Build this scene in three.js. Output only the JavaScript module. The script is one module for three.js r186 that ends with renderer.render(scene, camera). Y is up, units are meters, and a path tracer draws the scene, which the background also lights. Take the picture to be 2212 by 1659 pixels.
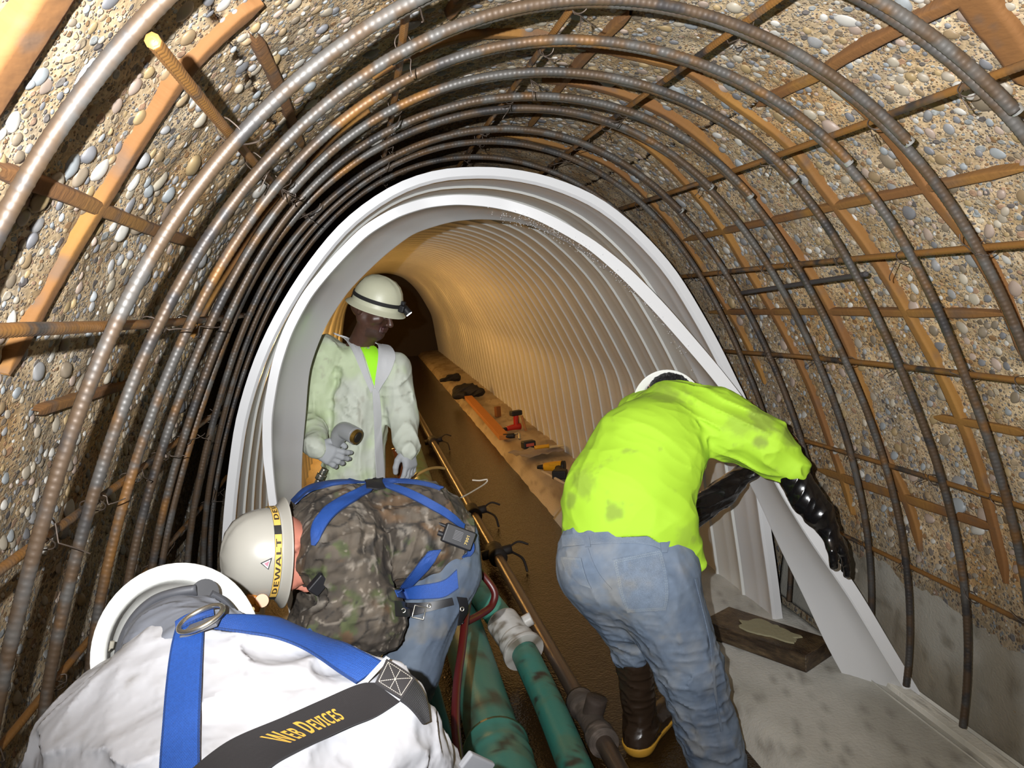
import * as THREE from 'three';
import { mergeGeometries, mergeVertices } from 'three/addons/utils/BufferGeometryUtils.js';
import { RoundedBoxGeometry } from 'three/addons/geometries/RoundedBoxGeometry.js';

// ---------- camera, lights, exposure ----------
const W = 2212, H = 1659, F = 1722, EYE = 1.8;
const scene = new THREE.Scene();
scene.background = new THREE.Color(0x000000);
const camera = new THREE.PerspectiveCamera(2 * Math.atan(H / 2 / F) * 180 / Math.PI, W / H, 0.05, 80);
camera.rotation.order = 'YXZ';
camera.rotation.set(-0.12951614, -0.17236958, -0.08108836);
camera.position.set(0, EYE, 0);
camera.updateMatrixWorld(true);
const renderer = new THREE.WebGLRenderer({ antialias: true });
renderer.toneMapping = THREE.LinearToneMapping;
renderer.toneMappingExposure = 1.0;
renderer.shadowMap.enabled = true;
// the flash of the camera: a small tube up and to the left of the lens, its reflector aimed down the tunnel
const flash = new THREE.SpotLight(new THREE.Color(0.97, 0.98, 1.0), 48, 0, 1.04, 1, 2);
flash.name = 'camera_flash';
flash.position.set(-0.085, EYE + 0.062, 0.0);
flash.target.position.set(0.6, EYE + 0.58, -3.0);
flash.castShadow = true; flash.shadow.radius = 0.35; flash.shadow.mapSize.set(2048, 2048);
scene.add(flash, flash.target);

// ---------- helpers ----------
const V = (x, y, z) => new THREE.Vector3(x, y, z);
const R3 = new THREE.Matrix3().setFromMatrix4(camera.matrixWorld);
function ray(px, py) {                       // direction from the lens through a pixel, one metre down the tunnel axis
  const v = V((px - W / 2) / F, -(py - H / 2) / F, -1).applyMatrix3(R3);
  return v.multiplyScalar(-1 / v.z);
}
const at = (px, py, z) => { const v = ray(px, py).multiplyScalar(z); v.y += EYE; return v; };
const onY = (px, py, y) => { const v = ray(px, py); v.multiplyScalar((y - EYE) / v.y); v.y += EYE; return v; };
function pixel(p) {
  const v = p.clone().applyMatrix4(camera.matrixWorldInverse);
  return [W / 2 + F * v.x / -v.z, H / 2 - F * v.y / -v.z, -v.z];
}
const camRight = V(1, 0, 0).applyMatrix3(R3), camUp = V(0, 1, 0).applyMatrix3(R3), camBack = V(0, 0, 1).applyMatrix3(R3);
function rng(seed) { let a = seed >>> 0; return () => { a = (a + 0x6D2B79F5) | 0; let t = Math.imul(a ^ (a >>> 15), 1 | a); t = (t + Math.imul(t ^ (t >>> 7), 61 | t)) ^ t; return ((t ^ (t >>> 14)) >>> 0) / 4294967296; }; }
const rand = rng(20181101);
const rr = (a, b) => a + (b - a) * rand();
const clamp = (x, a = 0, b = 1) => x < a ? a : x > b ? b : x;
const lerp = (a, b, t) => a + (b - a) * t;
const sstep = (a, b, x) => { const t = clamp((x - a) / (b - a)); return t * t * (3 - 2 * t); };
function h3(x, y, z) { let n = Math.imul(x, 374761393) ^ Math.imul(y, 668265263) ^ Math.imul(z, 2147483647 - 61); n = Math.imul(n ^ (n >>> 13), 1274126177); n ^= n >>> 16; return (n >>> 0) / 4294967296; }
function noise(x, y, z) {                    // value noise 0..1
  const ix = Math.floor(x), iy = Math.floor(y), iz = Math.floor(z);
  let fx = x - ix, fy = y - iy, fz = z - iz;
  fx = fx * fx * (3 - 2 * fx); fy = fy * fy * (3 - 2 * fy); fz = fz * fz * (3 - 2 * fz);
  const a = lerp(lerp(h3(ix, iy, iz), h3(ix + 1, iy, iz), fx), lerp(h3(ix, iy + 1, iz), h3(ix + 1, iy + 1, iz), fx), fy);
  const b = lerp(lerp(h3(ix, iy, iz + 1), h3(ix + 1, iy, iz + 1), fx), lerp(h3(ix, iy + 1, iz + 1), h3(ix + 1, iy + 1, iz + 1), fx), fy);
  return lerp(a, b, fz);
}
const fbm = (x, y, z, o = 3) => { let s = 0, a = 0.5, t = 0; for (let i = 0; i < o; i++) { s += a * noise(x, y, z); t += a; x = x * 2.03 + 7.1; y = y * 2.03 + 3.7; z = z * 2.03 + 1.3; a *= 0.5; } return s / t; };
function pn(x, y, per, seed = 0) {           // periodic 2D value noise
  const ix = Math.floor(x), iy = Math.floor(y); let fx = x - ix, fy = y - iy;
  fx = fx * fx * (3 - 2 * fx); fy = fy * fy * (3 - 2 * fy);
  const m = (k) => ((k % per) + per) % per;
  return lerp(lerp(h3(m(ix), m(iy), seed), h3(m(ix + 1), m(iy), seed), fx), lerp(h3(m(ix), m(iy + 1), seed), h3(m(ix + 1), m(iy + 1), seed), fx), fy);
}
const pf = (u, v, per, o = 4, seed = 0) => { let s = 0, a = 0.5, t = 0; for (let i = 0; i < o; i++) { s += a * pn(u * per, v * per, per, seed + i); t += a; per *= 2; a *= 0.5; } return s / t; };
const used = {};
function numbered(n) { const k = used[n] = (used[n] ?? -1) + 1; return k ? n + '_' + String(k).padStart(3, '0') : n; }
function tag(o, label, category, group, kind) {
  if (label) o.userData.label = label;
  if (category) o.userData.category = category;
  if (group) o.userData.group = group;
  if (kind) o.userData.kind = kind;
  return o;
}
function mesh(name, geo, mat, parent = scene) {
  const m = new THREE.Mesh(geo, mat); m.name = parent === scene ? numbered(name) : name;
  m.castShadow = m.receiveShadow = true; parent.add(m); return m;
}
function thing(name, pos, label, category, group) {
  const o = new THREE.Group(); o.name = numbered(name); scene.add(o);
  if (pos) o.position.copy(pos);
  return tag(o, label, category, group);
}
const struct = (name, geo, mat, parent) => { const m = mesh(name, geo, mat, parent); if (!parent || parent === scene) m.userData.kind = 'structure'; return m; };
const shift = (geo, p) => geo.translate(-p.x, -p.y, -p.z);
function texture(size, fn, srgb = true, rx = 1, ry = 1) {
  const d = new Uint8Array(size * size * 4), c = [0, 0, 0];
  for (let y = 0; y < size; y++) for (let x = 0; x < size; x++) {
    fn(x / size, y / size, c); const i = (y * size + x) * 4;
    d[i] = clamp(c[0], 0, 255); d[i + 1] = clamp(c[1], 0, 255); d[i + 2] = clamp(c[2], 0, 255); d[i + 3] = 255;
  }
  const t = new THREE.DataTexture(d, size, size, THREE.RGBAFormat);
  t.magFilter = THREE.LinearFilter; t.minFilter = THREE.LinearMipmapLinearFilter; t.generateMipmaps = true;
  t.wrapS = t.wrapT = THREE.RepeatWrapping; t.repeat.set(rx, ry);
  if (srgb) t.colorSpace = THREE.SRGBColorSpace; t.needsUpdate = true; return t;
}
const std = (o) => new THREE.MeshStandardMaterial({ roughness: 0.7, ...o });
const phys = (o) => new THREE.MeshPhysicalMaterial({ roughness: 0.7, ...o });
const mix3 = (a, b, t) => [lerp(a[0], b[0], t), lerp(a[1], b[1], t), lerp(a[2], b[2], t)];
const lin = (hex) => { const c = new THREE.Color(hex); return [c.r, c.g, c.b]; };

// tube along points; radius may be a number or a function of (t, length so far, angle)
function tube(pts, rad, seg, radial = 8, caps = true, closed = false) {
  const curve = pts.isCurve ? pts : new THREE.CatmullRomCurve3(pts, closed, 'centripetal');
  const L = curve.getLength(), fr = curve.computeFrenetFrames(seg, closed), P = [], UV = [], I = [];
  const rf = typeof rad === 'function' ? rad : () => rad, n = V(0, 0, 0);
  for (let i = 0; i <= seg; i++) {
    const t = i / seg, c = curve.getPointAt(t);
    for (let j = 0; j <= radial; j++) {
      const a = j / radial * Math.PI * 2, r = rf(t, t * L, a);
      n.copy(fr.normals[i]).multiplyScalar(Math.cos(a)).addScaledVector(fr.binormals[i], Math.sin(a));
      P.push(c.x + n.x * r, c.y + n.y * r, c.z + n.z * r); UV.push(a / 6.2832 * 0.1, t * L);
    }
  }
  const k = radial + 1;
  for (let i = 0; i < seg; i++) for (let j = 0; j < radial; j++) { const a = i * k + j, b = a + k; I.push(a, a + 1, b, b, a + 1, b + 1); }
  if (caps && !closed) for (const [e, s] of [[0, 1], [seg, -1]]) {
    const c = curve.getPointAt(e / seg), ci = P.length / 3; P.push(c.x, c.y, c.z); UV.push(0, 0);
    for (let j = 0; j < radial; j++) s > 0 ? I.push(ci, e * k + j + 1, e * k + j) : I.push(ci, e * k + j, e * k + j + 1);
  }
  const g = new THREE.BufferGeometry();
  g.setAttribute('position', new THREE.Float32BufferAttribute(P, 3)); g.setAttribute('uv', new THREE.Float32BufferAttribute(UV, 2)); g.setIndex(I);
  g.computeVertexNormals(); return g;
}
// a skin over rows of points (rows of equal length), given thickness along the normal
function sheet(rows, thick = 0, uvScale = [1, 1], smooth = false) {
  const nr = rows.length, nc = rows[0].length, P = [], UV = [], I = [];
  const cell = (i, j) => rows[clamp(i, 0, nr - 1)][clamp(j, 0, nc - 1)];
  const nrm = (i, j) => V(0, 0, 0).crossVectors(cell(i + 1, j).clone().sub(cell(i - 1, j)), cell(i, j + 1).clone().sub(cell(i, j - 1))).normalize();
  const lu = [0]; for (let i = 1; i < nr; i++) lu.push(lu[i - 1] + rows[i][nc >> 1].distanceTo(rows[i - 1][nc >> 1]));
  const layers = thick ? [0, -thick] : [0];
  for (const d of layers) for (let i = 0; i < nr; i++) for (let j = 0; j < nc; j++) {
    const p = rows[i][j].clone(); if (d) p.addScaledVector(nrm(i, j), d);
    P.push(p.x, p.y, p.z); UV.push(lu[i] * uvScale[0], j / (nc - 1) * uvScale[1]);
  }
  const N = nr * nc;
  layers.forEach((d, l) => { for (let i = 0; i < nr - 1; i++) for (let j = 0; j < nc - 1; j++) { const a = l * N + i * nc + j, b = a + nc; l ? I.push(a, a + 1, b, b, a + 1, b + 1) : I.push(a, b, a + 1, b, b + 1, a + 1); } });
  if (thick) {
    const edge = (a, b) => I.push(a, b, a + N, b, b + N, a + N);
    for (let i = 0; i < nr - 1; i++) { edge((i + 1) * nc, i * nc); edge(i * nc + nc - 1, (i + 1) * nc + nc - 1); }
    for (let j = 0; j < nc - 1; j++) { edge(j, j + 1); edge((nr - 1) * nc + j + 1, (nr - 1) * nc + j); }
  }
  const g = new THREE.BufferGeometry();
  g.setAttribute('position', new THREE.Float32BufferAttribute(P, 3)); g.setAttribute('uv', new THREE.Float32BufferAttribute(UV, 2)); g.setIndex(I);
  if (thick && !smooth) { const f = g.toNonIndexed(); f.computeVertexNormals(); return creased(f); }
  g.computeVertexNormals(); return g;
}
function creased(g, deg = 40) {             // smooth normals except across sharp edges
  const p = g.attributes.position, n = g.attributes.normal, map = new Map(), cs = Math.cos(deg * Math.PI / 180), out = new Float32Array(p.count * 3);
  const key = (i) => Math.round(p.getX(i) * 1e4) + ',' + Math.round(p.getY(i) * 1e4) + ',' + Math.round(p.getZ(i) * 1e4);
  for (let i = 0; i < p.count; i++) { const k = key(i); if (!map.has(k)) map.set(k, []); map.get(k).push(i); }
  for (const ids of map.values()) for (const i of ids) {
    let x = 0, y = 0, z = 0;
    for (const j of ids) { const d = n.getX(i) * n.getX(j) + n.getY(i) * n.getY(j) + n.getZ(i) * n.getZ(j); if (d > cs) { x += n.getX(j); y += n.getY(j); z += n.getZ(j); } }
    const l = Math.hypot(x, y, z) || 1; out[i * 3] = x / l; out[i * 3 + 1] = y / l; out[i * 3 + 2] = z / l;
  }
  g.setAttribute('normal', new THREE.BufferAttribute(out, 3)); return g;
}
function extrudeX(profile, z0, z1, y0) {     // closed (x, y) outline swept along the tunnel
  const s = new THREE.Shape(profile.map(([x, y]) => new THREE.Vector2(x, y)));
  const g = new THREE.ExtrudeGeometry(s, { depth: Math.abs(z1 - z0), bevelEnabled: false, steps: 1 });
  g.translate(0, 0, Math.min(z0, z1)); return g;
}
const box = (x, y, z, r = 0.004) => new RoundedBoxGeometry(x, y, z, 2, Math.min(r, x / 2.1, y / 2.1, z / 2.1));
const cyl = (r0, r1, h, n = 20) => new THREE.CylinderGeometry(r0, r1, h, n);
const lathe = (pts, n = 32) => new THREE.LatheGeometry(pts.map(([x, y]) => new THREE.Vector2(x, y)), n);
const place = (g, p, q) => { if (q) g.applyQuaternion(q); g.translate(p.x, p.y, p.z); return g; };
const basis = (xa, ya) => { const y = ya.clone().normalize(), z = V(0, 0, 0).crossVectors(xa, y).normalize(), x = V(0, 0, 0).crossVectors(y, z); return new THREE.Quaternion().setFromRotationMatrix(new THREE.Matrix4().makeBasis(x, y, z)); };
function merge(list) {
  const a = list.map((g) => { const n = g.index ? g.toNonIndexed() : g; for (const k of Object.keys(n.attributes)) if (!['position', 'normal', 'uv'].includes(k)) n.deleteAttribute(k); if (!n.attributes.uv) n.setAttribute('uv', new THREE.BufferAttribute(new Float32Array(n.attributes.position.count * 2), 2)); return n; });
  return mergeGeometries(a);
}
// ---------- implicit bodies: tapered bones joined by a smooth minimum, meshed with surface nets ----------
const smin = (a, b, k) => { const h = Math.max(k - Math.abs(a - b), 0) / k; return Math.min(a, b) - h * h * k * 0.25; };
// bone: a, b, ra, rb; flat: [nx, ny, nz, stretch] makes the section thinner along n
function bone(a, b, ra, rb, k = 0.05, flat = null) {
  const d = b.clone().sub(a); return { a, d, ra, rb, k, dd: Math.max(d.dot(d), 1e-9), flat: flat && { n: flat[0].clone().normalize(), s: flat[1] } };
}
function boneDist(q, x, y, z) {
  let px = x - q.a.x, py = y - q.a.y, pz = z - q.a.z;
  const t = clamp((px * q.d.x + py * q.d.y + pz * q.d.z) / q.dd);
  px -= q.d.x * t; py -= q.d.y * t; pz -= q.d.z * t;
  let l = px * px + py * py + pz * pz;
  if (q.flat) { const c = px * q.flat.n.x + py * q.flat.n.y + pz * q.flat.n.z; l += c * c * (q.flat.s * q.flat.s - 1); }
  return Math.sqrt(l) - (q.ra + (q.rb - q.ra) * t);
}
const bones = (list) => (x, y, z) => { let d = 1e3; for (const q of list) { const e = boneDist(q, x, y, z); d = d > 99 ? e : smin(d, e, q.k); } return d; };
function bounds(list, pad) {
  const b = new THREE.Box3();
  for (const q of list) { const r = Math.max(q.ra, q.rb); for (const p of [q.a, q.a.clone().add(q.d)]) { b.expandByPoint(p.clone().addScalar(r)); b.expandByPoint(p.clone().addScalar(-r)); } }
  return b.expandByScalar(pad);
}
function surfaceNet(f, bb, cell, margin = 0.03) {
  const nx = Math.ceil((bb.max.x - bb.min.x) / cell) + 2, ny = Math.ceil((bb.max.y - bb.min.y) / cell) + 2, nz = Math.ceil((bb.max.z - bb.min.z) / cell) + 2;
  const ox = bb.min.x - cell / 2, oy = bb.min.y - cell / 2, oz = bb.min.z - cell / 2, D = new Float32Array(nx * ny * nz), id = (i, j, k) => (k * ny + j) * nx + i, B = 6;
  for (let k = 0; k < nz; k += B) for (let j = 0; j < ny; j += B) for (let i = 0; i < nx; i += B) {
    const c = f(ox + (i + B / 2) * cell, oy + (j + B / 2) * cell, oz + (k + B / 2) * cell), far = Math.abs(c) > B * cell * 0.87 + margin;
    for (let kk = k; kk < Math.min(k + B, nz); kk++) for (let jj = j; jj < Math.min(j + B, ny); jj++) for (let ii = i; ii < Math.min(i + B, nx); ii++)
      D[id(ii, jj, kk)] = far ? c : f(ox + ii * cell, oy + jj * cell, oz + kk * cell);
  }
  const vi = new Int32Array(nx * ny * nz).fill(-1), P = [], I = [];
  for (let k = 0; k < nz - 1; k++) for (let j = 0; j < ny - 1; j++) for (let i = 0; i < nx - 1; i++) {
    let s = 0, x = 0, y = 0, z = 0, n = 0; const g = [];
    for (let c = 0; c < 8; c++) { const v = D[id(i + (c & 1), j + ((c >> 1) & 1), k + (c >> 2))]; g.push(v); if (v < 0) s |= 1 << c; }
    if (s === 0 || s === 255) continue;
    for (let c = 0; c < 8; c++) for (const b of [1, 2, 4]) if (!(c & b)) {
      const e = c | b; if ((g[c] < 0) === (g[e] < 0)) continue;
      const t = g[c] / (g[c] - g[e]);
      x += (c & 1) + (b === 1 ? t : 0); y += ((c >> 1) & 1) + (b === 2 ? t : 0); z += (c >> 2) + (b === 4 ? t : 0); n++;
    }
    vi[id(i, j, k)] = P.length / 3; P.push(ox + (i + x / n) * cell, oy + (j + y / n) * cell, oz + (k + z / n) * cell);
  }
  const quad = (a, b, c, d, flip) => { if (a < 0 || b < 0 || c < 0 || d < 0) return; flip ? I.push(a, c, b, a, d, c) : I.push(a, b, c, a, c, d); };
  for (let k = 1; k < nz - 1; k++) for (let j = 1; j < ny - 1; j++) for (let i = 1; i < nx - 1; i++) {
    const v = D[id(i, j, k)] < 0;
    if (v !== D[id(i + 1, j, k)] < 0) quad(vi[id(i, j - 1, k - 1)], vi[id(i, j, k - 1)], vi[id(i, j, k)], vi[id(i, j - 1, k)], !v);
    if (v !== D[id(i, j + 1, k)] < 0) quad(vi[id(i - 1, j, k - 1)], vi[id(i - 1, j, k)], vi[id(i, j, k)], vi[id(i, j, k - 1)], !v);
    if (v !== D[id(i, j, k + 1)] < 0) quad(vi[id(i - 1, j - 1, k)], vi[id(i, j - 1, k)], vi[id(i, j, k)], vi[id(i - 1, j, k)], !v);
  }
  const geo = new THREE.BufferGeometry(); geo.setAttribute('position', new THREE.Float32BufferAttribute(P, 3)); geo.setIndex(I);
  // normals from the field
  const N = new Float32Array(P.length), e = cell * 0.6;
  for (let i = 0; i < P.length; i += 3) {
    const [x, y, z] = [P[i], P[i + 1], P[i + 2]];
    let a = f(x + e, y, z) - f(x - e, y, z), b = f(x, y + e, z) - f(x, y - e, z), c = f(x, y, z + e) - f(x, y, z - e);
    const l = Math.hypot(a, b, c) || 1; N[i] = a / l; N[i + 1] = b / l; N[i + 2] = c / l;
  }
  geo.setAttribute('normal', new THREE.BufferAttribute(N, 3));
  let vote = 0; const va = V(0, 0, 0), vb = V(0, 0, 0), vc = V(0, 0, 0);
  for (let i = 0; i < Math.min(I.length, 3000); i += 3) { va.fromArray(P, I[i] * 3); vb.fromArray(P, I[i + 1] * 3).sub(va); vc.fromArray(P, I[i + 2] * 3).sub(va); vb.cross(vc); vote += Math.sign(vb.x * N[I[i] * 3] + vb.y * N[I[i] * 3 + 1] + vb.z * N[I[i] * 3 + 2]); }
  if (vote < 0) { for (let i = 0; i < I.length; i += 3) { const t = I[i + 1]; I[i + 1] = I[i + 2]; I[i + 2] = t; } geo.setIndex(I); }
  return geo;
}
function paint(geo, fn) {                    // vertex colours, linear
  const p = geo.attributes.position, n = geo.attributes.normal, c = new Float32Array(p.count * 3);
  for (let i = 0; i < p.count; i++) { const v = fn(p.getX(i), p.getY(i), p.getZ(i), n ? n.getX(i) : 0, n ? n.getY(i) : 0, n ? n.getZ(i) : 0); c.set(v, i * 3); }
  geo.setAttribute('color', new THREE.BufferAttribute(c, 3)); return geo;
}
// where the line of sight through a pixel meets a body
function meet(f, px, py, z0, z1) {
  const r = ray(px, py), L = r.length(); let t = z0, best = 1e9, bt = z0;
  for (let i = 0; i < 160 && t < z1; i++) {
    const d = f(r.x * t, EYE + r.y * t, r.z * t);
    if (d < best) { best = d; bt = t; }
    if (d < 0.0008) { bt = t; break; }
    t += Math.max(d, 0.0006) / L * 0.8;
  }
  const p = V(r.x * bt, EYE + r.y * bt, r.z * bt), e = 0.004;
  const n = V(f(p.x + e, p.y, p.z) - f(p.x - e, p.y, p.z), f(p.x, p.y + e, p.z) - f(p.x, p.y - e, p.z), f(p.x, p.y, p.z + e) - f(p.x, p.y, p.z - e)).normalize();
  if (best > 0.0008) p.addScaledVector(n, -best);
  return [p, n];
}
// a strap lying on a body, its two edges given where they run
function strap(f, A, B, z0, z1, { lift = 0.004, thick = 0.003, n = 24, m = 6 } = {}) {
  const lineOf = (a) => new THREE.CatmullRomCurve3(a.map(([x, y]) => V(x, y, 0)), false, 'centripetal');
  const ca = lineOf(A), cb = lineOf(B), rows = [];
  for (let i = 0; i <= n; i++) {
    const a = ca.getPoint(i / n), b = cb.getPoint(i / n), row = [];
    for (let j = 0; j <= m; j++) { const [p, nn] = meet(f, lerp(a.x, b.x, j / m), lerp(a.y, b.y, j / m), z0, z1); row.push(p.addScaledVector(nn, lift)); }
    rows.push(row);
  }
  for (let s = 0; s < 2; s++) { const c = rows.map((r) => r.map((p) => p.clone())); for (let i = 1; i < n; i++) for (let j = 0; j <= m; j++) rows[i][j].copy(c[i - 1][j]).add(c[i + 1][j]).addScaledVector(c[i][j], 2).multiplyScalar(0.25); }
  // keep the face turned to the lens
  const nn = V(0, 0, 0).crossVectors(rows[1][0].clone().sub(rows[0][0]), rows[0][1].clone().sub(rows[0][0]));
  const flip = nn.dot(V(0, EYE, 0).sub(rows[0][0])) < 0;
  const g = sheet(flip ? rows.map((r) => r.slice().reverse()) : rows, thick);
  if (!flip) { const uv = g.attributes.uv; for (let i = 0; i < uv.count; i++) uv.setY(i, 1 - uv.getY(i)); }
  return g;
}
// ---------- materials ----------
const grit = texture(512, (u, v, c) => { const a = pf(u, v, 64, 3, 5), b = pf(u, v, 9, 4, 6); c[0] = c[1] = c[2] = 255 * clamp(0.15 + 0.5 * a + 0.4 * b); }, false);
const fineBump = (() => { const t = grit.clone(); t.repeat.set(8, 8); return t; })();
const matrixCells = 46;
function cells(u, v, n, seed) {              // periodic Voronoi: nearest, second nearest distance and id
  const x = u * n, y = v * n, ix = Math.floor(x), iy = Math.floor(y); let a = 9, b = 9, id = 0;
  for (let j = -1; j <= 1; j++) for (let i = -1; i <= 1; i++) {
    const cx = ((ix + i) % n + n) % n, cy = ((iy + j) % n + n) % n, dx = ix + i + 0.15 + 0.7 * h3(cx, cy, seed) - x, dy = iy + j + 0.15 + 0.7 * h3(cx, cy, seed + 1) - y, d = Math.hypot(dx, dy * 1.25);
    if (d < a) { b = a; a = d; id = h3(cx, cy, seed + 2); } else if (d < b) b = d;
  }
  return [a, b, id];
}
const stoneTones = [[150, 138, 118], [122, 118, 116], [168, 150, 122], [108, 96, 80], [140, 146, 150], [160, 132, 110], [96, 92, 92], [176, 168, 152], [132, 104, 72]];
// ground concrete: cut stones of two sizes in a pale paste, each with a thin light rim
function groundStones(u, v) {
  let best = null;
  for (const [n, seed, cover] of [[20, 11, 0.42], [44, 61, 0.6], [84, 91, 0.5]]) {
    const [a, b, id] = cells(u, v, n, seed), k = h3(Math.floor(id * 1e5), seed, 1); if (k > cover) continue;
    const e = Math.min(b - a - 0.06, (0.2 + 0.3 * h3(Math.floor(id * 1e5), seed, 2)) - a); if (e > -0.05) { best = { e, id, k }; if (e > 0) break; }
  }
  return best;
}
const wallMap = texture(1024, (u, v, c) => {
  const g = groundStones(u, v), big = pf(u, v, 8, 4, 21), fine = pf(u, v, 90, 2, 31);
  let q = mix3([188, 172, 146], [160, 138, 104], clamp(big * 1.6 - 0.3));
  if (g) { if (g.e > 0) q = mix3(q, stoneTones[Math.floor(g.id * 8.99)], 0.45 + 0.55 * clamp(g.e * 14)); else q = mix3(q, [216, 206, 186], clamp(1 + g.e * 20) * 0.6); }
  const k = 0.84 + 0.32 * fine; c[0] = q[0] * k; c[1] = q[1] * k; c[2] = q[2] * k;
});
const wallBump = texture(1024, (u, v, c) => { const g = groundStones(u, v); c[0] = c[1] = c[2] = 110 * (g && g.e > 0 ? clamp(g.e * 9) : 0) + 90 * pf(u, v, 50, 3, 41) + 40 * pf(u, v, 6, 2, 45); }, false);
const M = {
  wall: std({ map: wallMap, bumpMap: wallBump, bumpScale: 0.004, roughness: 0.8, vertexColors: true }),
  pebble: std({ color: 0xffffff, roughness: 0.55, vertexColors: false }),
  rebar: std({ color: 0xffffff, vertexColors: true, roughness: 0.48, metalness: 0.25, bumpMap: grit, bumpScale: 0.0012 }),
  rust: std({ color: 0xffffff, vertexColors: true, roughness: 0.85, bumpMap: grit, bumpScale: 0.002 }),
  wire: std({ color: 0x4a4038, roughness: 0.5, metalness: 0.5 }),
  whitePaint: std({ color: 0x8f8f8b, roughness: 0.3, metalness: 0.45 }),
  liner: phys({ color: 0xcbcbc6, roughness: 0.34, bumpMap: fineBump, bumpScale: 0.0002, clearcoat: 0.25, clearcoatRoughness: 0.25 }),
  panel: phys({ color: 0xc8c8c8, roughness: 0.32, clearcoat: 0.25, clearcoatRoughness: 0.2 }),
  concrete: std({ color: 0xffffff, vertexColors: true, roughness: 0.8, bumpMap: grit, bumpScale: 0.003 }),
  mud: std({ color: 0xffffff, vertexColors: true, roughness: 0.55, bumpMap: grit, bumpScale: 0.004 }),
  water: phys({ color: 0x2e2010, roughness: 0.12, bumpMap: grit, bumpScale: 0.004 }),
};
// ---------- the tunnel: section of the bar cage about its centre, angle 0 at the crown ----------
const CX = 0.51927748, CY = EYE - 0.44298288, CO = [1.38756055, -0.62587632, 0.28263525, -0.05893436, 0.00431992];
const cageR = (t) => { t = clamp(t, -2.45, 2.45); let r = 0; for (let i = 0; i < 5; i++) r += CO[i] * Math.cos(i * t); return r; };
const cageP = (t, z, off = 0) => { const r = cageR(t) + off; return V(CX + r * Math.sin(t), CY + r * Math.cos(t), z); };
const cageIn = (t) => V(-Math.sin(t), -Math.cos(t), 0);
const GAP = 0.17;
function onCage(px, py, off = 0) {           // pixel -> (angle, z) on the cage surface
  const r = ray(px, py); let lo = 0.05, hi = 30;
  for (let i = 0; i < 48; i++) { const d = (lo + hi) / 2, x = r.x * d - CX, y = EYE + r.y * d - CY; Math.hypot(x, y) < cageR(Math.atan2(x, y)) + off ? lo = d : hi = d; }
  const x = r.x * lo - CX, y = EYE + r.y * lo - CY; return [Math.atan2(x, y), -lo];
}
const relief = (t, z) => { const s = t * 1.3; return 0.035 * (fbm(s * 3.1 + 5, z * 3.1, 2.5, 3) - 0.5) + 0.03 * (fbm(s * 13, z * 13, 7.5, 3) - 0.5); };
const wallP = (t, z, off = 0) => cageP(t, z, GAP + relief(t, z) + off);
const lowGrey = (t, z) => { const y = wallP(t, z).y, lim = t < 0 ? 1.25 : 0.62; return sstep(lim + 0.12, lim - 0.14, y + 0.35 * (fbm(t * 7, z * 7, 4.4, 3) - 0.5)); };
function wallTint(t, z) {
  const s = t * 1.3, a = fbm(s * 2.2 + 3, z * 2.2, 1.5, 4), b = fbm(s * 5 + 9, z * 5, 8.5, 3), w = fbm(s * 9, z * 9, 3.3, 3), g = lowGrey(t, z);
  let c = [0.8, 0.75, 0.68];
  c = mix3(c, [0.86, 0.62, 0.32], sstep(0.45, 0.66, a) * 0.75);       // rust wash
  c = mix3(c, [0.68, 0.69, 0.72], sstep(0.5, 0.7, b) * 0.8);         // bare grey
  c = mix3(c, [1.12, 1.08, 1.0], sstep(0.56, 0.72, w) * 0.6);        // lime bloom
  return mix3(c, mix3(t < 0 ? [0.8, 0.84, 0.9] : [0.46, 0.5, 0.56], t < 0 ? [0.72, 0.68, 0.6] : [0.52, 0.53, 0.52], sstep(0.4, 0.65, b)), g * 0.85);
}
const TH = Math.PI / 180;
const ZB = 2.0, ZE = -8.5;
function wallSection(name, t0, t1, label) {
  const nz = 400, nt = Math.round((t1 - t0) * 1.35 / 0.023), rows = [], cols = [];
  for (let i = 0; i <= nz; i++) { const row = []; for (let j = 0; j <= nt; j++) { const z = lerp(ZB, ZE, i / nz), t = lerp(t0, t1, j / nt); row.push(wallP(t, z)); cols.push(wallTint(t, z)); } rows.push(row); }
  const g = sheet(rows, 0.22, [1 / 0.62, (t1 - t0) * 1.35 / 0.62], true), n = cols.length;
  g.setAttribute('color', new THREE.Float32BufferAttribute([...cols, ...cols].flat(), 3));
  return tag(struct(name, g, M.wall), label);
}
const wallLeft = wallSection('wall_left', -140 * TH, -38 * TH, 'exposed aggregate concrete wall on the left with stones and rust'), wallTop = wallSection('ceiling', -38 * TH, 38 * TH, 'exposed aggregate crown of the old tunnel'), wallRight = wallSection('wall_right', 38 * TH, 140 * TH, 'exposed aggregate concrete wall on the right, grey near its foot');
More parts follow.
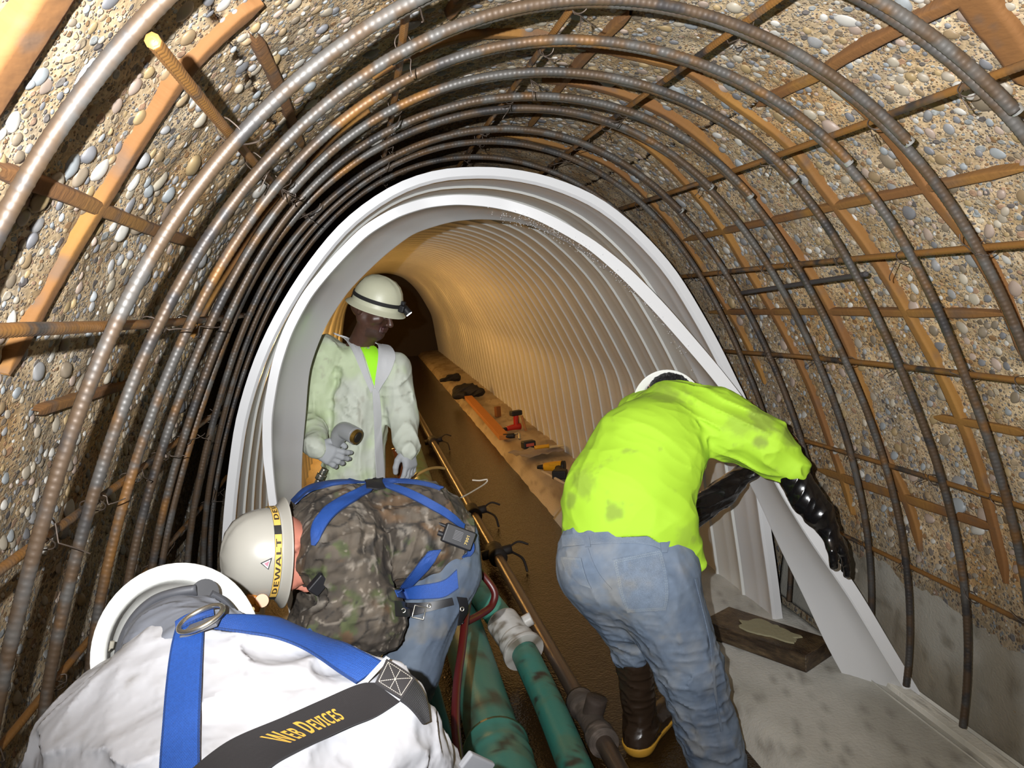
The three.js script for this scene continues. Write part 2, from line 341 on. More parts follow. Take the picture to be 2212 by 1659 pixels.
// stones standing out of the concrete: the 300 that show largest one by one, the rest as one mass per wall
{
  const r = rng(77), geos = [];
  for (let s = 0; s < 4; s++) {
    const g = mergeVertices(new THREE.IcosahedronGeometry(1, 3).deleteAttribute('normal').deleteAttribute('uv')), p = g.attributes.position;
    for (let i = 0; i < p.count; i++) { const v = V(p.getX(i), p.getY(i), p.getZ(i)), k = 0.84 + 0.32 * fbm(v.x * 1.1 + s * 9, v.y * 1.1, v.z * 1.1 + 4, 2); p.setXYZ(i, v.x * k, v.y * k, v.z * k); }
    g.computeVertexNormals(); geos.push(g);
  }
  const tones = [[0.25, 0.215, 0.165], [0.19, 0.188, 0.185], [0.3, 0.265, 0.205], [0.15, 0.12, 0.085], [0.21, 0.225, 0.23], [0.26, 0.2, 0.16], [0.12, 0.12, 0.125], [0.36, 0.345, 0.31], [0.19, 0.135, 0.075], [0.235, 0.17, 0.085]];
  const mats = tones.map((c) => std({ color: new THREE.Color(...c), roughness: 0.5, bumpMap: grit, bumpScale: 0.001 }));
  const hash = new Map(), all = [];
  const add = (n, r0, r1) => { for (let i = 0; i < n; i++) {
    const t = lerp(-2.35, 2.3, r()), z = -0.25 - 3.6 * r(), rad = lerp(r0, r1, r() * r()), s = t * 1.3, g = lowGrey(t, z);
    const dens = sstep(0.34, 0.52, fbm(s * 4 + 20, z * 4, 6.1, 3)) * 0.6 + 0.4; if (r() > dens || (g > 0.5 && r() < (t < 0 ? 0.6 : 0.9))) continue;
    const kx = Math.floor(s / 0.06), kz = Math.floor(z / 0.06); let ok = true;
    for (let a = -1; a <= 1 && ok; a++) for (let b = -1; b <= 1 && ok; b++) for (const o of hash.get((kx + a) * 1000 + kz + b) ?? []) if ((o.s - s) ** 2 + (o.z - z) ** 2 < ((o.rad + rad) * 0.86) ** 2) { ok = false; break; }
    if (!ok) continue;
    const q = { t, z, s, rad, seed: r(), spin: r() * 6.28, k: [0.75 + 0.5 * r(), 0.7 + 0.35 * r(), 0.28 + 0.22 * r()], tone: Math.floor(r() * 9.99), grey: g, lift: r() }, key = kx * 1000 + kz;
    if (!hash.has(key)) hash.set(key, []); hash.get(key).push(q); all.push(q);
  } };
  add(900, 0.02, 0.036); add(8500, 0.012, 0.021); add(13000, 0.007, 0.012); add(12000, 0.005, 0.007);
  const mtx = new THREE.Matrix4(), pos = V(0, 0, 0), qt = new THREE.Quaternion(), sc = V(1, 1, 1);
  for (const o of all) {
    const n = cageIn(o.t), p = wallP(o.t, o.z).addScaledVector(n, o.rad * o.k[2] * (-0.25 + 0.5 * o.lift)), x = V(Math.cos(o.spin), 0, Math.sin(o.spin));
    o.q = new THREE.Quaternion().setFromUnitVectors(V(0, 1, 0), n).multiply(new THREE.Quaternion().setFromAxisAngle(V(0, 1, 0), o.spin)); o.p = p;
    const [px, py, d] = pixel(p); o.show = d > 0.2 && px > -20 && px < W + 20 && py > -20 && py < H + 20 ? o.rad / d * (Math.abs(n.dot(V(0, EYE, 0).sub(p).normalize())) * 0.6 + 0.4) : 0;
    if (px < 620 && py > 1230 + 0.6 * Math.abs(px - 380) || (px > 480 && px < 1700 && py > 400 + Math.abs(px - 1050) * 0.9)) o.show *= 0.2;
  }
  all.sort((a, b) => b.show - a.show);
  const rest = { wall_left: [], ceiling: [], wall_right: [] }, owner = (t) => t < -38 * TH ? wallLeft : t > 38 * TH ? wallRight : wallTop;
  all.forEach((o, i) => {
    sc.set(o.rad * o.k[0], o.rad * o.k[2], o.rad * o.k[1]);
    if (i < 300) { const m = new THREE.Mesh(geos[Math.floor(o.seed * 3.99)], mats[o.tone]); m.name = 'pebble'; m.castShadow = m.receiveShadow = true; m.position.copy(o.p); m.quaternion.copy(o.q); m.scale.copy(sc); owner(o.t).add(m); } else if (o.show > 0) rest[owner(o.t).name].push(o);
  });
  const small = mergeVertices(new THREE.IcosahedronGeometry(1, 2).deleteAttribute('normal').deleteAttribute('uv')); small.computeVertexNormals();
  for (const w of [wallLeft, wallTop, wallRight]) {
    const L = rest[w.name], im = new THREE.InstancedMesh(small, std({ color: 0xffffff, roughness: 0.62 }), L.length); im.name = 'small_stones'; im.userData.kind = 'stuff'; im.castShadow = im.receiveShadow = true;
    L.forEach((o, i) => { sc.set(o.rad * o.k[0], o.rad * o.k[2], o.rad * o.k[1]); im.setMatrixAt(i, mtx.compose(o.p, o.q, sc)); const c = mix3(tones[o.tone], [0.2, 0.19, 0.17], o.grey * 0.5), k = 0.8 + 0.4 * o.seed; im.setColorAt(i, new THREE.Color(c[0] * k, c[1] * k, c[2] * k)); });
    w.add(im);
  }
}
// ---------- floor ----------
function slab(name, pts, z0, z1, mat, tint, label, nz = 120, rough = 0.01, fs = 9) {
  const path = new THREE.CurvePath(); for (let i = 1; i < pts.length; i++) path.add(new THREE.LineCurve3(V(...pts[i - 1], 0), V(...pts[i], 0)));
  const n = 40, rows = [], cols = [], prof = []; 
  for (let i = 1; i < pts.length; i++) { const k = Math.max(1, Math.round(n * Math.hypot(pts[i][0] - pts[i - 1][0], pts[i][1] - pts[i - 1][1]) / path.getLength())); for (let j = 0; j < k; j++) prof.push([lerp(pts[i - 1][0], pts[i][0], j / k), lerp(pts[i - 1][1], pts[i][1], j / k)]); } prof.push(pts.at(-1));
  for (let i = 0; i <= nz; i++) { const z = lerp(z0, z1, i / nz), row = []; for (const [x, y] of prof) { row.push(V(x, y + rough * (fbm(x * fs, y * fs, z * fs, 3) - 0.5), z)); cols.push(tint(x, y, z)); } rows.push(row); }
  const g = sheet(rows, 0.08, [1 / 0.5, path.getLength() / 0.5], true);
  g.setAttribute('color', new THREE.Float32BufferAttribute([...cols, ...cols].flat(), 3));
  return tag(struct(name, g, mat), label);
}
const mudTint = (x, y, z) => { const a = fbm(x * 5, z * 2.5, 3, 4), b = fbm(x * 22, z * 22, 9, 3); return mix3(mix3([0.16, 0.105, 0.055], [0.075, 0.048, 0.024], sstep(0.35, 0.65, a)), [0.24, 0.18, 0.11], sstep(0.6, 0.75, b) * 0.5); };
const sandTint = (x, y, z) => { const a = fbm(x * 6, z * 3, 13, 4), b = fbm(x * 26, z * 26, 5, 3); return mix3(mix3([0.46, 0.37, 0.25], [0.3, 0.22, 0.13], sstep(0.4, 0.7, a)), [0.16, 0.11, 0.06], sstep(0.62, 0.78, b) * 0.6); };
const concTint = (x, y, z) => { const a = fbm(x * 4, z * 4, 3, 4), b = fbm(x * 40, z * 40, 5, 2), s = sstep(0.66, 0.72, fbm(x * 70, z * 70, 8, 3)); return mix3(mix3([0.46, 0.45, 0.41], [0.34, 0.33, 0.29], sstep(0.35, 0.7, a)), [0.1, 0.09, 0.07], s * 0.45).map((v) => v * (0.9 + 0.2 * b)); };
slab('floor', [[-1.35, -0.04], [2.15, -0.04]].map(([x, y]) => [x, y]).reverse(), ZB, -21, M.mud, mudTint, 'muddy invert of the tunnel', 160, 0.03);
slab('floor_left_ledge', [[-0.02, -0.08], [-0.26, 0.12], [-0.82, 0.12], [-0.84, 0.06], [-1.4, 0.06]], ZB, -21, M.mud, sandTint, 'low ledge along the left side', 160, 0.02);
slab('floor_ledge', [[1.95, 0.05], [1.86, 0.06], [1.85, 0.13], [1.31, 0.12], [1.27, 0.105], [1.1, -0.08]], ZB, -5.6, M.concrete, concTint, 'pale concrete ledge on the right under the white panel', 150, 0.005);
slab('floor_bench', [[1.9, 0.14], [1.42, 0.125], [1.3, 0.1], [1.1, -0.06]], -5.6, -21, M.mud, sandTint, 'sandy bench along the right side inside the white liner', 170, 0.03, 7);
slab('kerb_strip', [[1.875, 0.125], [1.872, 0.15], [1.825, 0.15], [1.822, 0.125]], ZB, -3.05, M.concrete, (x, y, z) => concTint(x + 3, y, z).map((v) => v * 1.45), 'raised pale strip along the outer edge of the ledge', 120, 0.003);
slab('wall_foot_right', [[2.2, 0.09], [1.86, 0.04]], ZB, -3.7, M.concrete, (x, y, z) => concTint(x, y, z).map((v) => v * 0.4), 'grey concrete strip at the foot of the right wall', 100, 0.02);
{ const rows = []; for (let i = 0; i <= 100; i++) { const z = lerp(ZB, -21, i / 100); rows.push([1.24, 0.9, 0.5, 0.2, -0.16].map((x, j) => V(x + 0.05 * (fbm(z * 2, x, 3, 3) - 0.5), 0.03, z))); } const w = struct('floor_water', sheet(rows, 0.02, [2, 3], true), M.water); tag(w, 'brown standing water in the tunnel invert'); }
{ // concrete poured against the foot of the right wall, its upper edge ragged
  const rows = [], cols = [], nz = 150, nt = 26;
  for (let i = 0; i <= nz; i++) { const z = lerp(0.6, -3.6, i / nz), row = [], top = 0.56 + 0.2 * (fbm(z * 2.2, 3, 7, 3) - 0.5) + 0.14 * (fbm(z * 9, 5, 2, 3) - 0.5); let t1 = 2.3; for (let k = 0; k < 60 && cageP(t1, z, GAP).y < top; k++) t1 -= 0.012;
    for (let j = 0; j <= nt; j++) { const t = lerp(2.3, t1, j / nt), u = j / nt; row.push(cageP(t, z, GAP - 0.03 + 0.05 * u * u + 0.02 * (fbm(t * 9, z * 6, 4, 3) - 0.5) + (u > 0.97 ? 0.06 : 0))); const a = fbm(t * 7, z * 5, 9, 4), b = fbm(t * 40, z * 30, 5, 3); cols.push(mix3(mix3([0.27, 0.26, 0.225], [0.2, 0.18, 0.14], sstep(0.4, 0.65, a)), [0.1, 0.085, 0.06], sstep(0.6, 0.75, b) * 0.6)); }
    rows.push(row.reverse()); const n = nt + 1; cols.push(...cols.splice(cols.length - n, n).reverse()); }
  const g = sheet(rows, 0.03, [2, 1.4], true); g.setAttribute('color', new THREE.Float32BufferAttribute([...cols, ...cols].flat(), 3));
  tag(struct('trim_1', g, M.concrete), 'smooth grey concrete poured along the foot of the right wall');
}
// the tunnel is closed behind the camera and at the far end
const capShape = (z, grow) => { const s = new THREE.Shape(); for (let i = 0; i <= 60; i++) { const p = cageP(lerp(-2.4, 2.4, i / 60), 0, grow); i ? s.lineTo(p.x, p.y) : s.moveTo(p.x, p.y); } return new THREE.ExtrudeGeometry(s, { depth: 0.1, bevelEnabled: false }).translate(0, 0, z); };
const plain = std({ color: 0x4b3d2c, roughness: 0.9, bumpMap: grit, bumpScale: 0.004 });
struct('wall_back', capShape(ZB, 0.3), plain); struct('wall_end', capShape(-21.1, 0.1), plain);
// ---------- reinforcing cage ----------
function polyfit(xs, ys, deg) {              // least squares with a little ridge
  const n = deg + 1, A = Array.from({ length: n }, () => new Array(n + 1).fill(0));
  xs.forEach((x, i) => { for (let a = 0; a < n; a++) { for (let b = 0; b < n; b++) A[a][b] += x ** (a + b); A[a][n] += ys[i] * x ** a; } });
  for (let a = 2; a < n; a++) A[a][a] += 0.02 * xs.length;
  for (let a = 0; a < n; a++) { const p = A[a][a]; for (let b = a; b <= n; b++) A[a][b] /= p; for (let k = 0; k < n; k++) if (k !== a) { const q = A[k][a]; for (let b = a; b <= n; b++) A[k][b] -= q * A[a][b]; } }
  return (x) => A.reduce((s, r, i) => s + r[n] * x ** i, 0);
}
const steel = [0.078, 0.073, 0.066], brown = [0.068, 0.044, 0.026], orange = [0.19, 0.088, 0.022], dark = [0.03, 0.027, 0.026];
const barTint = (mixOrange, seed) => (x, y, z) => {
  const a = fbm(x * 5 + seed, y * 5, z * 5, 3), b = fbm(x * 26, y * 26 + seed, z * 26, 3);
  let c = mix3(mix3(dark, steel, sstep(0.3, 0.6, a)), brown, sstep(0.35, 0.6, b)); return mix3(c, orange, clamp(sstep(0.68 - mixOrange, 0.9 - mixOrange, 0.6 * a + 0.4 * b)));
};
const ribbed = (r, pitch, h = 0.1) => (t, s, a) => r * (1 + h * Math.max(0, Math.cos(6.2832 * (s / pitch + a / 6.2832 * 0.35))) ** 4 + (Math.abs(Math.cos(a)) > 0.97 ? 0.06 : 0));
// every hoop: where it runs in the photograph, from the left foot over the crown to the right foot, and where its first bar ends
const hoopRuns = [
  { at: [[345, 0], [320, 50], [200, 190], [65, 390], [0, 500]], off: 0.1, rust: 0.02, w: 'nearest rebar hoop, silvery and thick, cut by the upper left corner' },
  { at: [[740, 95], [595, 204], [505, 300], [460, 359], [411, 431], [395, 460], [356, 523], [312, 601], [276, 672], [240, 742], [214, 772], [189, 836], [165, 899], [133, 989], [111, 1087], [78, 1172], [60, 1227], [40, 1299], [25, 1371], [9, 1467], [895, 0], [1880, 0], [1965, 44], [2050, 85], [2130, 165], [2212, 260]].slice(0), splice: [2185, 240], rust: 0.1, w: 'second rebar hoop from the camera, running off the top edge' },
  { at: [[729, 200], [668, 258], [581, 327], [545, 366], [501, 428], [482, 460], [444, 529], [403, 597], [367, 668], [341, 722], [317, 763], [287, 836], [261, 908], [239, 960], [212, 1041], [192, 1105], [169, 1186], [152, 1257], [134, 1335], [123, 1397], [101, 1467], [78, 1630], [873, 105], [1062, 33], [1242, 7], [1400, 20], [1590, 55], [1750, 120], [1900, 240], [1970, 300], [2090, 490], [2180, 650]], splice: [1972, 303], rust: 0.08, w: 'third rebar hoop from the camera, just touching the top edge' },
  { at: [[800, 220], [707, 287], [650, 334], [606, 381], [574, 422], [527, 489], [499, 547], [444, 641], [411, 704], [373, 778], [343, 863], [317, 926], [297, 998], [275, 1050], [259, 1123], [241, 1204], [222, 1263], [212, 1335], [203, 1397], [192, 1467], [881, 170], [1062, 108], [1242, 83], [1400, 100], [1600, 170], [1750, 265], [1830, 345], [1890, 435], [1975, 565], [2050, 700], [2110, 830], [2177, 1019], [2212, 1193]], splice: [1826, 352], rust: 0.24, w: 'fourth rebar hoop from the camera, orange on its lower left' },
  { at: [[800, 269], [725, 317], [653, 381], [608, 435], [568, 497], [529, 561], [470, 677], [432, 749], [413, 790], [377, 881], [351, 960], [331, 1032], [313, 1105], [295, 1177], [281, 1257], [873, 224], [1062, 163], [1134, 152], [1315, 166], [1500, 231], [1650, 325], [1710, 385], [1800, 500], [1900, 670], [1970, 830], [1998, 900], [2049, 1051], [2081, 1220], [2099, 1403], [2095, 1554]], splice: [1705, 392], rust: 0.14, w: 'fifth rebar hoop from the camera, its right foot low in the bare concrete' },
  { at: [[800, 307], [725, 352], [671, 402], [626, 459], [599, 497], [565, 568], [511, 659], [462, 749], [449, 790], [404, 899], [388, 960], [368, 1041], [351, 1114], [335, 1213], [917, 253], [1098, 201], [1279, 217], [1500, 315], [1550, 360], [1610, 425], [1700, 540], [1780, 650], [1860, 830], [1889, 900], [1939, 1092], [1962, 1243], [1976, 1403]], splice: [1608, 426], rust: 0.12, w: 'sixth rebar hoop from the camera' },
  { at: [[800, 318], [515, 700], [1080, 224], [1242, 231], [1423, 307], [1550, 425], [1650, 565], [1725, 675], [1790, 830], [1811, 900], [1861, 1083], [1880, 1220], [1889, 1325]], splice: [1535, 404], rust: 0.1, w: 'seventh rebar hoop from the camera, close behind the sixth at the crown' },
  { at: [[536, 700], [500, 781], [467, 872], [442, 989], [424, 1050], [413, 1123], [402, 1228], [881, 318], [1062, 278], [1242, 307], [1423, 405], [1500, 485], [1550, 565], [1625, 700], [1695, 830], [1724, 900], [1756, 1023]], splice: [1470, 455], rust: 0.06, w: 'third rebar hoop out from the white liner' },
  { at: [[556, 700], [522, 790], [493, 881], [466, 997], [449, 1050], [435, 1159], [429, 1228], [700, 452], [845, 347], [1025, 311], [1170, 322], [1315, 391], [1423, 488], [1500, 590], [1600, 750], [1630, 830]], rust: 0.02, w: 'second rebar hoop out from the white liner, nearly black at the crown' },
  { at: [[572, 700], [700, 481], [881, 365], [1025, 343], [1170, 365], [1290, 420]], rust: 0.0, w: 'dark rebar hoop right against the rim of the white liner' },
];
const hoops = [];
hoopRuns.forEach((h, k) => {
  const H0 = h.off ?? 0, q = h.at.map(([x, y]) => onCage(x, y, H0)), ts = q.map((o) => o[0]), f = polyfit(ts, q.map((o) => o[1]), k === 0 || k > 8 || k === 6 ? 1 : 3), lo = Math.min(...ts), hi = Math.max(...ts);
  const zAt = (t) => f(clamp(t, lo, hi)), t0 = -2.42, t1 = 2.3, o = thing('rebar_hoop', null, h.w, 'rebar', 'rebar hoops of the arch cage'); h.zAt = zAt; h.group = o; hoops.push(h);
  const run = (a, b, dz, off, seed) => { const pts = []; for (let i = 0; i <= 60; i++) { const t = lerp(a, b, i / 60); pts.push(cageP(t, zAt(t) + dz, H0 + off + 0.004 * Math.sin(t * 5 + k))); } const L = Math.abs(b - a) * 1.25; const g = tube(pts, ribbed(0.0118, 0.0125, 0.075), Math.round(L / 0.0135 * (k < 6 ? 4 : 3)), 8); return paint(g, barTint(h.rust * 0.8, seed + k * 7)); };
  const ts2 = h.splice ? onCage(...h.splice)[0] : null;
  if (ts2 !== null) {
    mesh('bar', run(t0, ts2, 0, 0, 1), M.rebar, o); mesh('bar', run(ts2 - 1.25, t1, -0.0245, 0.002, 5), M.rebar, o);
    const e = cageP(ts2, zAt(ts2)), d = cageP(ts2 + 0.01, zAt(ts2)).sub(e).normalize(); mesh('cut_end', place(cyl(0.0122, 0.0122, 0.012, 12), e, new THREE.Quaternion().setFromUnitVectors(V(0, 1, 0), d)), M.whitePaint, o);
  } else mesh('bar', run(t0, t1, 0, 0, 1), M.rebar, o);
});
// bars along the tunnel, tied to the outside of the hoops
const longRuns = [
  { at: [[2212, 823], [1955, 795], [1840, 780], [1680, 765], [1570, 760]], w: 'long bar on the right at the height of the white helmet of the lime-shirted man' },
  { at: [[2212, 525], [2110, 540], [1850, 560], [1720, 570], [1475, 598]], w: 'long bar on the right just above the short dark lapped bar' },
  { at: [[2212, 140], [2140, 170], [1925, 240], [1785, 300], [1670, 345], [1575, 372], [1435, 420], [1340, 452]], w: 'long bar high on the right through the pale cut bar ends' },
  { at: [[1680, 0], [1590, 65], [1520, 115], [1475, 145], [1400, 200], [1308, 268], [1206, 347], [1170, 373]], w: 'long bar right of the crown with two bends of wire' },
  { at: [[1250, 4], [1195, 76], [1141, 141], [1109, 188], [1080, 231], [1047, 286], [1007, 333], [997, 351]], w: 'long bar along the crown hung with wire ends' },
  { at: [[881, 11], [866, 127], [852, 210], [837, 318], [823, 362]], w: 'long bar left of the crown' },
  { at: [[334, 103], [400, 170], [450, 220], [500, 290], [540, 345], [625, 435], [670, 475]], rust: 0.45, w: 'bright orange long bar high on the left, tied with wire at every hoop' },
  { at: [[0, 712], [120, 712], [270, 705], [415, 693], [550, 678]], w: 'grey brown long bar nearly level on the left' },
  { at: [[0, 1230], [104, 1163], [197, 1090], [306, 1007], [414, 935], [492, 872]], rust: 0.32, w: 'orange long bar rising across the left wall below the level bar' },
  { at: [[0, 1608], [83, 1525], [140, 1442], [223, 1354], [321, 1230], [394, 1137], [466, 1064]], rust: 0.34, w: 'lowest orange long bar on the left, ending behind the near white helmet' },
  { at: [[1683, 937], [1829, 978], [2026, 1037], [2212, 1097]], w: 'long bar low on the right passing just above the black glove' },
  { at: [[1820, 1156], [1957, 1216], [2095, 1289], [2212, 1344]], w: 'lowest long bar on the right, beside the fingertips of the black glove' },
];
const longs = longRuns.map((b, k) => {
  const pts = b.at.map(([x, y]) => { const [t, z] = onCage(x, y, 0.021); return { t, z }; }).sort((p, q) => q.z - p.z);
  const t = polyfit(pts.map((p) => p.z + 2), pts.map((p) => p.t), Math.min(2, pts.length - 2)), z0 = Math.max(pts[0].z, k === 6 ? -9 : -0.55) + (k === 6 || k === 5 ? 0.01 : 0.5), z1 = Math.min(pts.at(-1).z, -2.4) - (k === 7 ? 0.02 : 0.3), P = [];
  for (let i = 0; i <= 20; i++) { const z = lerp(z0, z1, i / 20), zc = clamp(z, pts.at(-1).z, pts[0].z); P.push(cageP(t(zc + 2), z, 0.0232)); }
  const o = mesh('long_bar', paint(tube(P, ribbed(0.0082, 0.011, 0.1), Math.round((z0 - z1) / 0.011 * 3), 8), barTint(b.rust ?? 0.36, 40 + k * 3)), M.rebar);
  tag(o, b.w, 'rebar', 'long bars tied to the hoops'); return { tAt: (z) => t(clamp(z, pts.at(-1).z, pts[0].z) + 2), z0, z1, k };
});
{ const [ta, za] = onCage(1590, 635, 0.02), [tb, zb] = onCage(1870, 593, 0.02), P = []; for (let i = 0; i <= 8; i++) P.push(cageP(lerp(ta, tb, i / 8), lerp(za, zb, i / 8), 0.0232)); tag(mesh('short_bar', paint(tube(P, ribbed(0.0082, 0.011, 0.1), 150, 8), () => [0.06, 0.055, 0.055]), M.rebar), 'short dark bar lapped across four hoops on the right', 'rebar'); }
// twists of tie wire where bars cross hoops
{
  const r = rng(5);
  for (const h of hoops) for (const b of longs) {
    if (h.off) continue;
    let zt = null; for (let i = 0; i <= 40; i++) { const z = lerp(b.z0, b.z1, i / 40); if (z <= h.zAt(b.tAt(z))) { zt = z; break; } }
    if (zt === null || zt === b.z0) continue;
    const t = b.tAt(zt), c = cageP(t, zt), n = cageIn(t), s = V(Math.cos(t), -Math.sin(t), 0), a = V(0, 0, 1), [px, py] = pixel(c);
    if (px < -60 || px > W + 60 || py < -60 || py > H + 60 || r() < 0.25) continue;
    const loop = [], R = 0.0155; for (let i = 0; i <= 16; i++) { const q = i / 16 * 6.8, u = Math.cos(q), v = Math.sin(q); loop.push(c.clone().addScaledVector(n, u * R - 0.008 - (u < 0 ? 0.016 : 0)).addScaledVector(a, v * R * 0.8).addScaledVector(s, v * R * 0.9)); }
    const g = [tube(loop, 0.0014, 40, 5)], busy = b.k === 6 || b.k === 4 ? 4 : 2;
    for (let e = 0; e < busy; e++) { const d = V(r() - 0.5, r() - 0.5, r() - 0.5).normalize().multiplyScalar(0.9).addScaledVector(n, 0.25).addScaledVector(s, b.k === 4 ? 0.2 : 0.5 * (r() - 0.5)); const L = 0.02 + 0.045 * r(), p0 = c.clone().addScaledVector(n, 0.013); g.push(tube([p0, p0.clone().addScaledVector(d, L * 0.4).addScaledVector(s, 0.006 * (r() - 0.5)), p0.clone().addScaledVector(d, L * 0.75).addScaledVector(a, 0.012 * (r() - 0.5)), p0.clone().addScaledVector(d, L).addScaledVector(n, -0.012 * r())], 0.0014, 10, 5)); }
    mesh('tie_wire', merge(g), M.wire, h.group);
  }
}
// old rusted steel lying in the face of the concrete
const oldRuns = [
  [[165, -60], [130, 0], [60, 110], [0, 205], [-60, 300], 0.028, 'broad orange rusted rib in the upper left corner'],
  [[570, 10], [420, 150], [350, 250], [250, 410], [150, 575], [75, 710], [20, 810], 0.017, 'orange rusted rib on the left behind the second and third hoops'],
  [[808, 172], [880, 130], [1000, 87], [1140, 84], [1279, 108], [1400, 135], [1465, 152], [1575, 225], [1700, 320], [1770, 410], [1875, 550], [1960, 690], [2030, 820], [2090, 960], [2140, 1130], [2170, 1260], 0.015, 'orange rusted rib across the crown between the fourth and fifth hoops'],
  [[1725, 135], [1810, 195], [1900, 280], [2000, 415], [2110, 555], [2180, 690], [2212, 780], 0.016, 'orange rusted rib on the right with a pale crack along it'],
  [[1170, 178], [1320, 203], [1400, 235], [1450, 262], [1530, 322], [1600, 400], [1690, 520], [1770, 640], [1840, 790], [1885, 930], [1960, 1100], [1985, 1190], 0.017, 'orange rusted rib right of the crown behind the fifth hoop'],
  [[1090, 231], [1206, 246], [1351, 293], [1450, 370], [1500, 425], [1555, 495], [1610, 585], [1670, 685], [1740, 825], [1790, 960], [1838, 1110], 0.015, 'orange rusted rib behind the seventh hoop'],
  [[1062, 293], [1170, 311], [1315, 362], [1400, 435], [1465, 510], [1540, 625], [1600, 725], [1650, 830], 0.015, 'rusted rib nearest the white liner on the right'],
  [[2060, -60], [2110, 20], [2170, 100], [2235, 190], 0.032, 'broad orange rusted rib in the upper right corner'],
  [[800, 245], [725, 300], [640, 400], [575, 465], [511, 568], [466, 640], [420, 730], 0.014, 'dark orange rib between the fifth and sixth hoops on the left'],
  [[2140, -40], [2070, 5], [1960, 60], [1815, 135], [1770, 165], [1700, 198], [1635, 230], 0.013, 'rusted strip running down the tunnel high on the right'],
  [[2212, 367], [2045, 400], [1820, 445], [1615, 490], [1475, 520], 0.012, 'long rusted strip between the two bars above the lapped bar'],
  [[2170, 680], [1960, 678], [1800, 675], [1530, 675], 0.012, 'level rusted strip below the lapped bar on the right'],
  [[1362, 33], [1300, 92], [1250, 145], [1195, 210], [1141, 278], 0.012, 'rusted strip along the crown beside the hung wire'],
  [[995, 0], [985, 22], [972, 42], 0.013, 'stub of rusted strip at the top edge'],
  [[555, 80], [575, 125], [597, 168], [625, 240], [655, 320], 0.012, 'short rusted strip left of the crown between hoops'],
  [[0, 370], [60, 393], [125, 415], [240, 462], [350, 505], [430, 530], 0.012, 'rusted strip sloping down behind the hoops on the left'],
  [[82, 893], [120, 880], [160, 868], [290, 828], 0.01, 'thin rusted strip low on the left beside a crack'],
  [[2017, 902], [2100, 916], [2212, 937], 0.011, 'rusted strip at the right edge above the long bar'],
  [[1765, 1014], [1860, 1046], [1957, 1078], [2150, 1142], 0.012, 'rusted strip low on the right behind the black glove'],
  [[1921, 1376], [2060, 1452], [2212, 1559], 0.011, 'rusted strip in the bare concrete at the lower right'],
];
for (const run of oldRuns) {
  const w = run.at(-1), hw = run.at(-2), pts = run.slice(0, -2).map(([x, y]) => onCage(x, y, GAP - 0.02)), curve = new THREE.CatmullRomCurve3(pts.map(([t, z]) => V(t * 1.3, z, 0)), false, 'centripetal'), rows = [], cols = [], n = pts.length * 8;
  for (let i = 0; i <= n; i++) {
    const q = curve.getPointAt(i / n), d = curve.getTangentAt(i / n), t = q.x / 1.3, row = [], nrm = cageIn(t), seed = hw * 300, ww = hw * 1.35 * (0.93 + 0.14 * noise(q.x * 16, q.y * 16, seed)) * Math.min(1, 0.35 + i * 0.3, 0.35 + (n - i) * 0.3);
    for (const u of [-1, -0.97, -0.88, -0.6, -0.2, 0.2, 0.6, 0.88, 0.97, 1]) { const tt = (q.x - d.y * u * ww) / 1.3, zz = q.y + d.x * u * ww, e = Math.abs(u); row.push(cageP(tt, zz, GAP - 0.02).addScaledVector(nrm, (e > 0.99 ? -0.045 : e > 0.96 ? -0.012 : e > 0.85 ? -0.002 : 0) + 0.0015 * noise(q.x * 90, q.y * 90, u * 4))); }
    rows.push(row);
  }
  const g = paint(sheet(rows, 0, [2, hw * 4]), (x, y, z) => { const a = fbm(x * 18, y * 18, z * 18, 3), b = fbm(x * 4, y * 4, z * 4 + 6, 2); return mix3(mix3([0.22, 0.105, 0.018], [0.155, 0.066, 0.016], sstep(0.3, 0.65, b)), [0.1, 0.06, 0.035], sstep(0.6, 0.75, a) * 0.8); });
  const a = g.attributes.position, i0 = g.index.array, v0 = V(0, 0, 0).fromBufferAttribute(a, i0[60]), e1 = V(0, 0, 0).fromBufferAttribute(a, i0[61]).sub(v0), e2 = V(0, 0, 0).fromBufferAttribute(a, i0[62]).sub(v0);
  if (e1.cross(e2).dot(V(CX, CY, v0.z).sub(v0)) < 0) { const ix = g.index.array; for (let i = 0; i < ix.length; i += 3) { const t = ix[i + 1]; ix[i + 1] = ix[i + 2]; ix[i + 2] = t; } g.computeVertexNormals(); }
  const mid = pts[pts.length >> 1][0]; mesh('embedded_bar', g, M.rust, mid < -38 * TH ? wallLeft : mid > 38 * TH ? wallRight : wallTop).userData.label = w;
}
// ---------- white liner ----------
const LZ = 3.3;
const rim = [[-0.735, 0.1], [-0.73, 0.35]].map(([x, y]) => V(x, y, 0)).concat([[478, 1200], [484, 1100], [495, 1000], [511, 900], [548, 779], [595, 678], [663, 570], [747, 472], [848, 401], [933, 370], [1010, 361], [1098, 364], [1206, 388], [1315, 441], [1441, 560], [1525, 690], [1587, 810], [1628, 905]].map(([x, y]) => { const p = at(x, y, LZ); p.z = 0; return p; }), [[1.735, 0.5], [1.76, 0.25], [1.772, 0.095]].map(([x, y]) => V(x, y, 0)));
const rimCurve = new THREE.CatmullRomCurve3(rim, false, 'centripetal'), NR = 88, rimPts = [], rimIn = [];
for (let i = 0; i <= NR; i++) { const p = rimCurve.getPointAt(i / NR), d = rimCurve.getTangentAt(i / NR); rimPts.push(p); rimIn.push(V(d.y, -d.x, 0).normalize()); }
const PW = 0.305;
